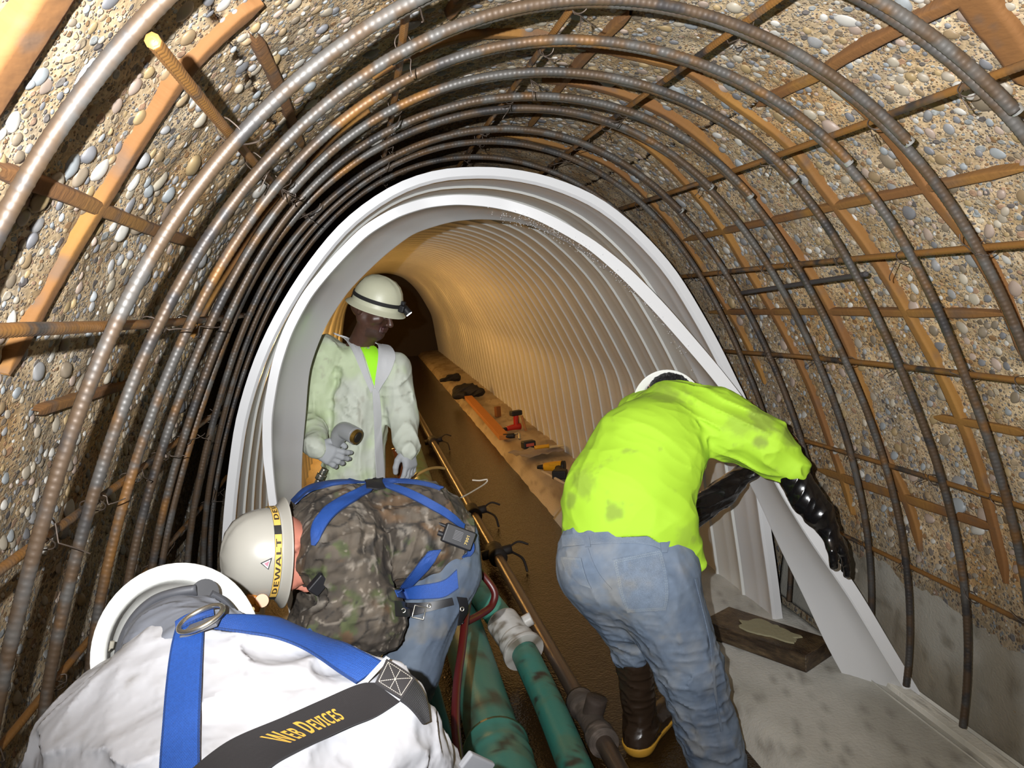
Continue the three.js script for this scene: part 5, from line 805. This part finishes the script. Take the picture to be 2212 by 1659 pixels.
// ===== the man in the lime shirt, bent to the right, seen from behind =====
{
  const pelvis = J(1352, 1200, 2.48), low = J(1352, 1085, 2.54), mid = J(1398, 985, 2.62), top = J(1452, 905, 2.72), sR = J(1545, 905, 2.66), eR = J(1655, 965, 2.55), wR = J(1788, 1142, 2.44), sL = J(1385, 900, 2.86), eL = J(1470, 1130, 2.92), wL = J(1588, 1050, 2.97), skull = J(1444, 868, 2.86), neck = J(1455, 875, 2.8);
  const view = ray(1400, 1000).normalize(), hipR = J(1412, 1262, 2.46), kR = J(1488, 1440, 2.44), aR = J(1546, 1650, 2.5), hipL = J(1288, 1236, 2.54), kL = J(1366, 1375, 2.62), aL = onY(1383, 1560, 0.13);
  const root = person('man in a stained lime shirt and jeans bending right, long black gloves, seen from behind', V(pelvis.x, 0.1, pelvis.z));
  const bodyB = [bone(pelvis, low, 0.13, 0.13, 0.06, [view, 1.25]), bone(low, top, 0.13, 0.12, 0.08, [view, 1.2]), bone(sL, sR, 0.06, 0.065, 0.09), bone(sR, eR, 0.058, 0.045, 0.04), bone(eR, wR, 0.045, 0.032, 0.03), bone(sL, eL, 0.058, 0.045, 0.04), bone(eL, wL, 0.045, 0.032, 0.03), bone(top, neck, 0.08, 0.058, 0.05), bone(neck, skull, 0.058, 0.06, 0.03), ...headBones(skull, V(0.25, -0.85, -0.4), view), bone(hipR, kR, 0.1, 0.062, 0.06), bone(kR, aR, 0.06, 0.045, 0.03), bone(hipL, kL, 0.1, 0.062, 0.06), bone(kL, aL, 0.06, 0.045, 0.03), bone(aR, aR.clone().add(V(0.05, -0.07, -0.14)), 0.045, 0.036, 0.03), bone(aL, aL.clone().add(V(0.05, -0.05, -0.14)), 0.045, 0.036, 0.03)];
  piece(root, 'body', surfaceNet(bones(bodyB), bounds(bodyB, 0.02), 0.013), skinMat([0.3, 0.14, 0.09]));
  const hairB = [bone(skull.clone().addScaledVector(view, -0.02).add(V(0.01, 0.02, 0)), skull, 0.092, 0.09, 0.02)], hn = folds(view.clone().add(V(0, 0.6, 0)), 0.008, 0.008, 9); piece(root, 'hair', surfaceNet(wrinkled(bones(hairB), hn), bounds(hairB, 0.015), 0.004), std({ color: 0x141416, roughness: 0.6 }));
  // shirt
  const shirtB = [bone(J(1352, 1150, 2.5), low, 0.212, 0.205, 0.05, [view, 1.55]), bone(low, mid, 0.205, 0.19, 0.06, [view, 1.5]), bone(mid, top, 0.185, 0.135, 0.07, [view, 1.35]), bone(sL, sR, 0.085, 0.1, 0.09), bone(sR, J(1592, 935, 2.6), 0.105, 0.098, 0.05), bone(J(1592, 935, 2.6), eR, 0.098, 0.092, 0.04), bone(eR, J(1712, 1012, 2.5), 0.09, 0.062, 0.04), bone(sL, eL, 0.08, 0.06, 0.05), bone(J(1455, 1130, 2.46), J(1506, 1218, 2.44), 0.075, 0.03, 0.06)];
  const ax = pelvis.clone().sub(top).normalize(), f1 = folds(top.clone().sub(low), 0.075, 0.014, 51, 0.04, 6), f2 = folds(eR.clone().sub(sR), 0.045, 0.014, 55, 0.08), f3 = folds(J(1500, 1200, 2.5).sub(J(1250, 1050, 2.6)), 0.05, 0.008, 58, 0.06, 6), sb = bones(shirtB), hemP = J(1352, 1158, 2.45), hemN = J(1312, 1290, 2.45).sub(J(1352, 1158, 2.45)).normalize();
  const hem0 = J(1203, 1166, 2.45), hem1 = J(1400, 1152, 2.45), hemDir = hem1.clone().sub(hem0), hemNrm = V(0, 0, 0).crossVectors(hemDir, view).normalize(); if (hemNrm.y > 0) hemNrm.negate();
  const hem2 = J(1520, 1245, 2.45), hemN2 = V(0, 0, 0).crossVectors(hem2.clone().sub(hem1), view).normalize(); if (hemN2.y > 0) hemN2.negate();
  const shirt0 = wrinkled(sb, (x, y, z) => f1(x, y, z) * 0.5 + f2(x, y, z) * sstep(mid.x, sR.x, x) + f3(x, y, z) * 0.55), pd = (x, y, z, p, n) => (x - p.x) * n.x + (y - p.y) * n.y + (z - p.z) * n.z;
  const shirt = (x, y, z) => { const w = 0.006 * (noise(x * 9, y * 9, z * 9) - 0.5); return Math.max(shirt0(x, y, z), Math.min(pd(x, y, z, hem0, hemNrm), pd(x, y, z, hem1, hemN2)) + w); };
  const spots = [[1330, 1105, 0.03, 0.5], [1315, 1085, 0.012, 0.8], [1345, 1088, 0.012, 0.7], [1365, 1092, 0.01, 0.6], [1260, 1040, 0.05, 0.4], [1235, 1080, 0.03, 0.5], [1215, 1150, 0.02, 0.7], [1650, 905, 0.06, 0.55], [1640, 955, 0.025, 0.6], [1440, 855, 0.06, 0.45], [1700, 940, 0.04, 0.5], [1600, 915, 0.05, 0.3], [1480, 1160, 0.04, 0.25]].map(([x, y, r, k]) => { const [p] = meet(shirt0, x, y, 1.9, 3.2); return [p, r, k]; });
  const limeT = (x, y, z) => { const n = fbm(x * 34, y * 34, z * 34, 4), m = fbm(x * 10, y * 10, z * 10, 3); let d = sstep(0.62, 0.76, n * 0.55 + m * 0.45) * 0.4; for (const [p, r, k] of spots) { const q = Math.hypot(x - p.x, y - p.y, z - p.z) / r; if (q < 1.6) d = Math.max(d, k * sstep(1.3, 0.5, q + 1.6 * (n - 0.5))); } return mix3([0.33, 0.56, 0.024], [0.12, 0.12, 0.035], clamp(d)); };
  piece(root, 'lime_shirt', paint(surfaceNet(shirt, bounds(shirtB, 0.03), 0.0072), limeT), cloth({ roughness: 0.8 }));
  // jeans
  const jeanB = [bone(J(1290, 1205, 2.5), J(1410, 1215, 2.46), 0.135, 0.14, 0.06, [view, 1.15]), bone(J(1345, 1150, 2.5), J(1352, 1215, 2.48), 0.18, 0.17, 0.06, [view, 1.5]), bone(hipR, kR, 0.148, 0.112, 0.06), bone(kR, J(1528, 1575, 2.46), 0.112, 0.102, 0.03), bone(J(1528, 1575, 2.46), J(1550, 1645, 2.46), 0.102, 0.1, 0.02), bone(hipL, kL, 0.13, 0.088, 0.045), bone(kL, J(1364, 1402, 2.63), 0.084, 0.074, 0.02)];
  const j1 = folds(hipR.clone().sub(kR), 0.05, 0.013, 61), j2 = folds(J(1600, 1580, 2.4).sub(J(1450, 1600, 2.4)), 0.035, 0.011, 67), jb = bones(jeanB), knee = kR.y, jeanF = wrinkled(jb, (x, y, z) => j1(x, y, z) * 0.6 + j2(x, y, z) * (0.15 + 0.9 * sstep(0.75, 0.4, y)));
  const topN = V(0, 0, 0).crossVectors(J(1500, 1205, 2.4).sub(J(1203, 1160, 2.4)), view).normalize(); if (topN.y < 0) topN.negate(); const topP = J(1350, 1140, 2.4);
  const jeans = (x, y, z) => Math.max(jeanF(x, y, z), pd(x, y, z, topP, topN));
  const dn = globalDenim(1), dust = (x, y, z) => { const c = dn(x, y, z), n = fbm(x * 13, y * 13, z * 13, 4), g = fbm(x * 90, y * 90, z * 90, 2); return mix3(c.map((v) => v * 0.72), [0.25, 0.255, 0.25], sstep(0.35, 0.8, n) * 0.45 * (0.6 + 0.8 * g)); };
  piece(root, 'jeans', paint(surfaceNet(jeans, bounds(jeanB, 0.03), 0.0075), dust), cloth());
  const hj = (x, y, z) => Math.min(jb(x, y, z) - 0.004, jeanF(x, y, z)), denimMap = (stitch) => canvasTexture(256, 256, (c) => { const r = rng(9); for (let y = 0; y < 256; y += 2) for (let x = 0; x < 256; x += 2) { const k = 196 + 34 * r(); c.fillStyle = `rgb(${k | 0},${k | 0},${k | 0})`; c.fillRect(x, y, 2, 2); } c.strokeStyle = '#fff8e8'; c.lineWidth = 3; c.setLineDash([7, 3]); stitch(c); });
  const so = { lift: 0.005, thick: 0.003, n: 26, m: 22 }, P = (nm, a, b, st, o = so) => piece(root, nm, paint(fitUV(strap(hj, a, b, 1.9, 3, o)), (x, y, z) => dust(x, y, z).map((v) => v * 1.45)), cloth({ map: denimMap(st) }));
  const edge = (c) => { c.strokeRect(8, 8, 240, 240); c.strokeRect(16, 16, 224, 224); };
  P('back_pocket', [[1322, 1208], [1332, 1250], [1342, 1290], [1356, 1322]], [[1428, 1186], [1440, 1235], [1444, 1285], [1438, 1318]], edge);
  P('back_pocket', [[1212, 1202], [1222, 1228], [1240, 1252], [1256, 1262]], [[1256, 1205], [1262, 1230], [1270, 1254], [1278, 1270]], edge);
  P('waistband', [[1216, 1158], [1270, 1152], [1340, 1148], [1410, 1154], [1446, 1170]], [[1218, 1182], [1270, 1177], [1340, 1173], [1405, 1178], [1440, 1194]], (c) => { c.setLineDash([3, 1]); c.beginPath(); c.moveTo(0, 20); c.lineTo(256, 20); c.moveTo(0, 236); c.lineTo(256, 236); c.stroke(); }, { ...so, lift: 0.006, n: 26, m: 4 });
  for (const [x, y] of [[1262, 1160], [1424, 1172]]) P('belt_loop', [[x, y], [x + 2, y + 10], [x + 3, y + 22]], [[x + 12, y], [x + 14, y + 10], [x + 15, y + 22]], () => {}, { lift: 0.01, thick: 0.003, n: 6, m: 3 });
  P('seam', [[1266, 1186], [1276, 1215], [1292, 1246], [1318, 1276]], [[1271, 1184], [1281, 1213], [1297, 1243], [1322, 1272]], () => {}, { lift: 0.003, thick: 0.003, n: 14, m: 2 });
  P('seam', [[1500, 1250], [1520, 1330], [1535, 1400], [1540, 1480], [1556, 1580]], [[1505, 1249], [1525, 1329], [1540, 1399], [1545, 1479], [1561, 1579]], () => {}, { lift: 0.003, thick: 0.003, n: 24, m: 2 });
  // boots: brown rubber, yellow foxing
  const bm = std({ color: 0x2c2118, roughness: 0.28, bumpMap: grit, bumpScale: 0.003 }), ym = std({ color: 0xb98a2c, roughness: 0.6 });
  for (const [k, a, toe] of [[kL.clone().lerp(aL, 0.05), aL, V(0.16, -0.045, -0.13)], [kR.clone().lerp(aR, 0.6), aR, V(0.07, -0.05, -0.2)]]) {
    const heel = a.clone().add(V(-0.02, -0.05, 0.03)), b = [bone(k, a, 0.073, 0.058, 0.03), bone(a, heel, 0.055, 0.046, 0.03), bone(heel, a.clone().add(toe), 0.048, 0.046, 0.04)], bf = wrinkled(bones(b), folds(V(1, 0, 0), 0.03, 0.007, 71)), g = new THREE.Group(); g.name = 'boot'; root.add(g);
    const fy = a.y - 0.055, put = (n, fn, m) => { const q = surfaceNet(fn, bounds(b, 0.02), 0.007); q.translate(-root.position.x, -root.position.y, -root.position.z); mesh(n, q, m, g); };
    put('rubber_shaft', (x, y, z) => Math.max(bf(x, y, z), fy - y), bm); put('sole', (x, y, z) => Math.max(bones(b)(x, y, z) - 0.006, y - fy - 0.004, fy - 0.038 - y), ym);
  }
  // long black gloves
  const blk = phys({ color: 0x0d0c0d, roughness: 0.22, clearcoat: 0.4, clearcoatRoughness: 0.2 }), gl = [bone(J(1700, 1006, 2.51), J(1742, 1078, 2.47), 0.056, 0.052, 0.02), bone(J(1742, 1078, 2.47), J(1766, 1106, 2.45), 0.05, 0.054, 0.02), bone(J(1768, 1110, 2.45), wR, 0.046, 0.036, 0.012), ...handBones(wR, J(1842, 1215, 2.41).sub(wR), J(1800, 1200, 2.3).sub(wR), 0.22, 0.004, 0.02)];
  piece(root, 'glove', surfaceNet(wrinkled(bones(gl), folds(V(0.5, 1, 0.2), 0.03, 0.005, 77, 0.1, 3)), bounds(gl, 0.015), 0.0045), blk);
  const gr = [bone(J(1478, 1125, 2.9), J(1560, 1066, 2.95), 0.056, 0.052, 0.02), bone(J(1560, 1066, 2.95), J(1588, 1040, 2.97), 0.052, 0.046, 0.02), ...handBones(J(1588, 1040, 2.97), J(1612, 1000, 3.02).sub(J(1588, 1040, 2.97)), V(0.3, 0.2, 0.9), 0.6, 0.004)]; piece(root, 'glove', surfaceNet(wrinkled(bones(gr), folds(V(1, 0.2, 0), 0.02, 0.006, 79)), bounds(gr, 0.015), 0.0045), blk);
  const crown = view.clone().addScaledVector(V(0, 1, 0), -0.12).addScaledVector(V(1, 0, 0), 0.1), hat = addHat(root, J(1443, 880, 2.8), crown, V(0.2, -1, 0), hatWhite, std({ color: 0x2b2b2e, roughness: 0.7 }), 0.96);
}
// ---------- pipes, rod and hose in the invert ----------
const pipeTint = (base, seed, grime) => (x, y, z) => { const a = fbm(x * 9 + seed, y * 9, z * 9, 3), b = fbm(x * 30, y * 30 + seed, z * 24, 4), s = sstep(0.56, 0.66, 0.55 * b + 0.45 * a); return mix3(mix3(base, [base[0] * 1.5 + 0.03, base[1] * 0.8, base[2] * 0.6], sstep(0.5, 0.7, a) * 0.6), [0.035, 0.028, 0.02], s * grime); };
const plastic = phys({ color: 0xffffff, vertexColors: true, roughness: 0.42, bumpMap: fineBump, bumpScale: 0.0006 });
const straight = (a, b, n) => { const r = []; for (let i = 0; i <= n; i++) r.push(a.clone().lerp(b, i / n)); return r; };
{
  const a = V(0.29, 0.17, -1.4), b = V(0.33, 0.17, -14.5), o = thing('drain_pipe', V(0.3, 0.03, -2.8), 'thick green drain pipe with a socket joint, running down the middle of the invert', 'pipe'), t = pipeTint([0.05, 0.2, 0.155], 3, 0.85);
  const put = (n, g, m) => { g.translate(-o.position.x, -o.position.y, -o.position.z); return mesh(n, g, m, o); };
  put('pipe', paint(tube(straight(a, b, 60), 0.098, 240, 28), t), plastic);
  const at2 = (z) => a.clone().lerp(b, (z - a.z) / (b.z - a.z)); put('socket', paint(tube(straight(at2(-2.62), at2(-1.45), 6), (q) => 0.112 + 0.006 * Math.exp(-((q / 0.02) ** 2)) + 0.004 * Math.exp(-(((q - 0.09) / 0.015) ** 2)), 90, 30), t), plastic);
}
{
  const o = thing('thin_pipe', V(0.53, 0.05, -2.7), 'thinner green pipe with a grey white coupling halfway, right of the thick pipe', 'pipe'), put = (n, g, m, l) => { g.translate(-o.position.x, -o.position.y, -o.position.z); const q = mesh(n, g, m, o); if (l) q.userData.label = l; };
  const j = J(1133, 1410, 3.3), k = J(1092, 1352, 3.48);
  put('pipe', paint(tube([J(1268, 1720, 2.35), J(1243, 1660, 2.5), J(1190, 1532, 2.88), j], 0.06, 60, 22), pipeTint([0.035, 0.19, 0.15], 9, 1)), plastic, 'dirty dark green length');
  put('pipe', paint(tube([k, J(1050, 1296, 3.7), J(1015, 1250, 3.9), J(970, 1195, 4.15)], 0.064, 40, 22), pipeTint([0.06, 0.28, 0.21], 15, 0.45)), plastic, 'paler green length');
  const cd = (x, y, z) => { const n = fbm(x * 30, y * 30, z * 30, 3); return mix3([0.52, 0.5, 0.46], [0.2, 0.17, 0.13], sstep(0.5, 0.7, n)); };
  const d = j.clone().sub(k).normalize(); put('coupling', paint(tube([k.clone().addScaledVector(d, -0.03), k.clone().lerp(j, 0.6), j.clone().addScaledVector(d, 0.0)], (t) => t < 0.62 ? 0.078 : 0.084 + 0.012 * sstep(0.84, 0.9, t), 40, 26), cd), plastic);
  put('coupling_lug', paint(tube([k.clone().lerp(j, 0.2).add(V(0.07, 0.03, 0)), k.clone().lerp(j, 0.2).add(V(0.11, 0.045, 0))], 0.03, 6, 16), cd), plastic);
}
{
  const P = (z) => V(0.74 - 0.023 * (-z) + 0.0004 * z * z, 0.12, z), o = thing('steel_rod', V(0.7, 0.05, -3), 'long wet steel pipe in the invert with clamps along it, shining amber further in', 'pipe'), put = (n, g, m) => { g.translate(-o.position.x, -o.position.y, -o.position.z); return mesh(n, g, m, o); };
  const pts = []; for (let z = -1.9; z > -15; z -= 0.6) pts.push(P(z)); put('pipe', tube(pts, 0.033, 160, 20), std({ color: 0x5d5046, roughness: 0.3, metalness: 0.55, bumpMap: fineBump, bumpScale: 0.0005 }));
  const clampM = std({ color: 0x1c1511, roughness: 0.7, bumpMap: grit, bumpScale: 0.004 }), rust = std({ color: 0x352a22, roughness: 0.8, bumpMap: grit, bumpScale: 0.006 });
  for (const z of [-8.6, -5.7, -4.75]) { const c = P(z); put('clamp', merge([tube([P(z + 0.09), P(z - 0.09)], 0.056, 4, 16), tube([c.clone().add(V(-0.09, 0, 0)), c.clone().add(V(0.1, 0.02, 0))], 0.03, 6, 10), tube([c.clone().add(V(0.08, 0.03, 0)), c.clone().add(V(0.14, 0.07, 0.03)), c.clone().add(V(0.2, 0.05, 0.05))], 0.007, 10, 6), tube([c.clone().add(V(0.1, 0.0, 0)), c.clone().add(V(0.15, -0.02, 0.1)), c.clone().add(V(0.16, -0.08, 0.16))], 0.008, 10, 6)]), clampM); }
  put('tee', paint(tube([P(-2.92), P(-2.83), P(-2.68), P(-2.6)], (t) => 0.046 + 0.01 * (t < 0.25 || t > 0.75 ? 1 : 0), 24, 20), (x, y, z) => mix3([0.06, 0.046, 0.036], [0.13, 0.1, 0.08], sstep(0.5, 0.7, fbm(x * 30, y * 30, z * 30, 3)))), std({ color: 0xffffff, vertexColors: true, roughness: 0.8, bumpMap: grit, bumpScale: 0.006 }));
  put('tee_branch', tube([P(-2.76), P(-2.76).add(V(0.03, 0.09, 0))], 0.04, 5, 16), rust);
}
{
  const m = phys({ color: 0x400d0b, roughness: 0.4, clearcoat: 0.2 });
  tag(mesh('red_hose', tube([J(1004, 1345, 2.22), J(1040, 1326, 2.28), J(1062, 1308, 2.32), J(1069, 1282, 2.34), J(1050, 1250, 2.36), J(1026, 1228, 2.36), J(1016, 1270, 2.3), J(1006, 1330, 2.2), J(998, 1400, 2.1), J(987, 1480, 1.98), J(984, 1560, 1.86), J(990, 1630, 1.76), J(1000, 1720, 1.64)], 0.0115, 160, 12), m), 'dark red air hose looping beside the harness and hanging over the thick pipe', 'hose');
  tag(mesh('brown_hose', merge([tube([J(853, 968, 4.1), J(862, 1000, 4.1), J(866, 1060, 4.1), J(862, 1160, 4.1)], 0.018, 30, 12), tube([J(858, 966, 4.14), J(871, 1000, 4.14), J(877, 1060, 4.14), J(880, 1160, 4.14)], 0.016, 30, 12)]), phys({ color: 0x5a2c10, roughness: 0.18, clearcoat: 0.6 })), 'doubled shiny brown hose hanging under the left glove of the standing man', 'hose');
  tag(mesh('yellow_rope', tube([J(878, 1050, 4.1), J(895, 1030, 4.15), J(918, 1016, 4.2), J(945, 1010, 4.3), J(962, 1012, 4.35)], 0.008, 30, 8), std({ color: 0xa88448, roughness: 0.7 })), 'pale yellow cord curling over the pipe by the left glove of the standing man', 'rope');
  tag(mesh('stiff_wire', tube([J(990, 1078, 2.6), J(1020, 1062, 2.7), J(1052, 1040, 2.8), J(1053, 1036, 2.8), J(1036, 1038, 2.8), J(1020, 1037, 2.8)], 0.0028, 60, 6), std({ color: 0x9a9184, roughness: 0.5 })), 'bent piece of stiff wire above the hip of the camouflaged man', 'wire');
}
// ---------- tools on the bench inside the liner ----------
const BY = 0.135, onBench = (px, py, y = BY) => onY(px, py, y);
{
  const a = onBench(1012, 862), b = onBench(1090, 950), d = b.clone().sub(a), L = d.length(), t = thing('timber_plank', a.clone().lerp(b, 0.5), 'long orange timber plank lying on the bench inside the liner', 'plank'); const g = box(L, 0.05, 0.11, 0.004); g.translate(0, 0.025, 0); g.applyQuaternion(basis(d, V(0, 1, 0))); mesh('plank', g, std({ color: 0xb8742a, roughness: 0.7, bumpMap: fineBump, bumpScale: 0.001 }), t);
}
const dump = (name, px, py, list, m, label, cat, cell = 0.012) => { const c = onBench(px, py), b = list.map(([x, y, z, x2, y2, z2, r, q]) => bone(c.clone().add(V(x, y, z)), c.clone().add(V(x2, y2, z2)), r, q, 0.02)), f = folds(V(1, 0.4, 0), 0.05, 0.02, 90), g = surfaceNet(wrinkled(bones(b), f), bounds(b, 0.03), cell); g.translate(-c.x, -c.y, -c.z); const o = mesh(name, g, m); o.position.copy(c); return tag(o, label, cat); };
const sooty = std({ color: 0x17120f, roughness: 0.75 });
dump('tool_bag', 1008, 858, [[-0.1, 0.09, 0, 0.1, 0.1, 0.05, 0.1, 0.09], [0.08, 0.07, 0.05, 0.2, 0.07, 0.12, 0.07, 0.06], [-0.16, 0.05, 0.05, -0.05, 0.05, 0.12, 0.055, 0.05], [-0.02, 0.18, 0, 0.1, 0.17, 0.02, 0.03, 0.03]], sooty, 'black tool bag slumped at the far end of the orange plank', 'bag');
dump('black_cloth', 972, 824, [[-0.16, 0.04, 0, 0.14, 0.05, -0.02, 0.03, 0.06], [-0.02, 0.08, 0, 0.14, 0.1, 0, 0.04, 0.03]], sooty, 'small black heap beyond the tool bag on the bench', 'cloth');
const tool = (name, px, py, label, cat, turn) => { const t = thing(name, onBench(px, py), label, cat); t.rotation.y = turn; return t; };
const red = phys({ color: 0xb01f14, roughness: 0.35, clearcoat: 0.3 }), yellow = phys({ color: 0xd89a16, roughness: 0.4, clearcoat: 0.2 }), black = std({ color: 0x141314, roughness: 0.55 });
{
  const t = tool('cordless_drill', 1112, 930, 'red cordless drill standing on its head with the black battery up, by the plank', 'drill', 0.3);
  mesh('motor_housing', tube([V(0.07, 0.04, 0), V(-0.02, 0.04, 0), V(-0.1, 0.035, 0)], (q) => 0.04 - 0.014 * q, 14, 16), red, t); mesh('chuck', tube([V(-0.1, 0.035, 0), V(-0.15, 0.034, 0)], 0.02, 4, 14), black, t);
  mesh('handle', tube([V(0.02, 0.05, 0), V(0.025, 0.12, 0), V(0.03, 0.17, 0)], (q) => 0.026 + 0.006 * q, 12, 14), red, t); mesh('grip', tube([V(0.045, 0.06, 0), V(0.05, 0.15, 0)], 0.016, 8, 10), black, t); mesh('battery', box(0.13, 0.055, 0.08, 0.01).translate(0.03, 0.195, 0), black, t);
}
{ const t = tool('battery_pack', 1142, 968, 'black battery pack with a red label lying right of the red drill', 'battery', 0.2); mesh('case', box(0.13, 0.075, 0.09, 0.012).translate(0, 0.038, 0), black, t); mesh('label_plate', box(0.085, 0.03, 0.002, 0.001).translate(0, 0.04, 0.046), std({ color: 0xb5503a, roughness: 0.6 }), t); }
{ const t = tool('angle_tool', 1108, 948, 'small silver and black hand tool at the near end of the orange plank', 'tool', -0.4); mesh('body', tube([V(-0.1, 0.03, 0), V(0.02, 0.035, 0)], 0.028, 6, 14), black, t); mesh('shaft', tube([V(0.02, 0.05, 0), V(0.07, 0.06, 0), V(0.08, 0.0, 0.03)], 0.014, 12, 10), chrome, t); }
{ const t = tool('wood_block', 1076, 900, 'small upright brown wood block behind the orange plank', 'block', 0.5); mesh('block', box(0.07, 0.13, 0.05, 0.006).translate(0, 0.064, 0), std({ color: 0x7c4b1d, roughness: 0.8 }), t); }
{ const t = tool('wood_stake', 1136, 930, 'thin pale wood stake standing against the liner right of the red drill', 'stake', 0); mesh('stake', tube([V(0, 0, 0), V(-0.03, 0.17, -0.02)], 0.014, 4, 8), std({ color: 0x9c6a3a, roughness: 0.8 }), t); }
{ const t = tool('plastic_sheet', 1158, 985, 'crumpled grey plastic sheet on the bench between battery pack and yellow drill', 'sheet', 0.3); const rows = []; for (let i = 0; i <= 14; i++) { const r = []; for (let j = 0; j <= 10; j++) r.push(V((i / 14 - 0.5) * 0.42, 0.025 + 0.05 * fbm(i * 0.5, j * 0.6, 3, 3), (j / 10 - 0.5) * -0.34)); rows.push(r); } const g = sheet(rows, 0.003); mesh('sheet', g, std({ color: 0x8d7f74, roughness: 0.35, side: THREE.DoubleSide }), t); }
{
  const t = tool('yellow_drill', 1203, 1022, 'yellow and black cordless drill lying on the bench left of the lime-shirted man', 'drill', -0.5);
  mesh('motor_housing', tube([V(-0.11, 0.055, 0), V(-0.03, 0.06, 0), V(0.05, 0.06, 0)], (q) => 0.034 + 0.016 * q, 14, 18), yellow, t); mesh('chuck', tube([V(-0.11, 0.055, 0), V(-0.17, 0.052, 0)], (q) => 0.024 - 0.008 * q, 5, 14), black, t); mesh('rear_cap', tube([V(0.05, 0.06, 0), V(0.075, 0.06, 0)], 0.048, 4, 18), black, t);
  mesh('handle', tube([V(0.02, 0.05, 0.02), V(0.06, 0.045, 0.1), V(0.07, 0.04, 0.16)], 0.032, 12, 14), black, t); mesh('battery', box(0.12, 0.075, 0.08, 0.012).translate(0.08, 0.04, 0.19), black, t); mesh('side_panel', box(0.09, 0.02, 0.012, 0.004).translate(-0.01, 0.085, 0.04), yellow, t);
}
{ const t = tool('trowel_handle', 1172, 985, 'yellow hand trowel on the grey plastic sheet', 'trowel', 0.1); mesh('handle', tube([V(-0.07, 0.09, 0), V(0.07, 0.09, 0)], 0.018, 6, 12), yellow, t); mesh('blade', box(0.16, 0.004, 0.09, 0.001).translate(0.13, 0.075, 0), chrome, t); }
{ const a = onBench(1172, 1018, 0.15), b = onBench(1222, 1046, 0.15); tag(mesh('white_stick', tube([a, b], 0.012, 4, 8), std({ color: 0xc2b29a, roughness: 0.7 })), 'pale stick lying in front of the yellow drill', 'stick'); }
// ---------- amber work lamps strung low along the left side of the liner ----------
for (const [k, z, y, x, I, which] of [[0, -6.4, 1.05, -0.42, 1.0, 'nearest'], [1, -8.6, 1.05, -0.42, 2.8, 'second'], [2, -11, 0.8, -0.42, 3.4, 'third'], [3, -14, 0.6, -0.42, 2.4, 'fourth'], [4, -17, 0.6, -0.4, 1.8, 'farthest']]) {
  const o = thing('work_lamp', V(x, y, z), which + ' amber work lamp hung low inside the liner behind the standing man', 'lamp', 'amber work lamps in the liner');
  mesh('bulb', new THREE.SphereGeometry(0.04, 20, 14), std({ color: 0xffc070, emissive: new THREE.Color(1, 0.5, 0.13), emissiveIntensity: 4 }), o);
  mesh('socket', cyl(0.025, 0.03, 0.07, 18).translate(0, 0.075, 0), blackPlastic, o); const hoop = (r) => { const g = new THREE.TorusGeometry(0.062, 0.0025, 6, 20); g.rotateY(r); return g; }; mesh('guard', merge([hoop(0), hoop(Math.PI / 2)]), chrome, o); mesh('cable', tube([V(0, 0.11, 0), V(-0.03, 0.22, 0), V(-0.07, 0.32, 0)], 0.006, 12, 8), blackPlastic, o);
  const l = new THREE.PointLight(new THREE.Color(1, 0.53, 0.14), I, 0, 2); l.position.set(x, y, z); l.castShadow = true; l.shadow.radius = 1.5; l.name = 'work_lamp_light'; scene.add(l);
}
scene.traverse((o) => { if (o.isMesh) o.castShadow = o.receiveShadow = true; });
renderer.render(scene, camera);
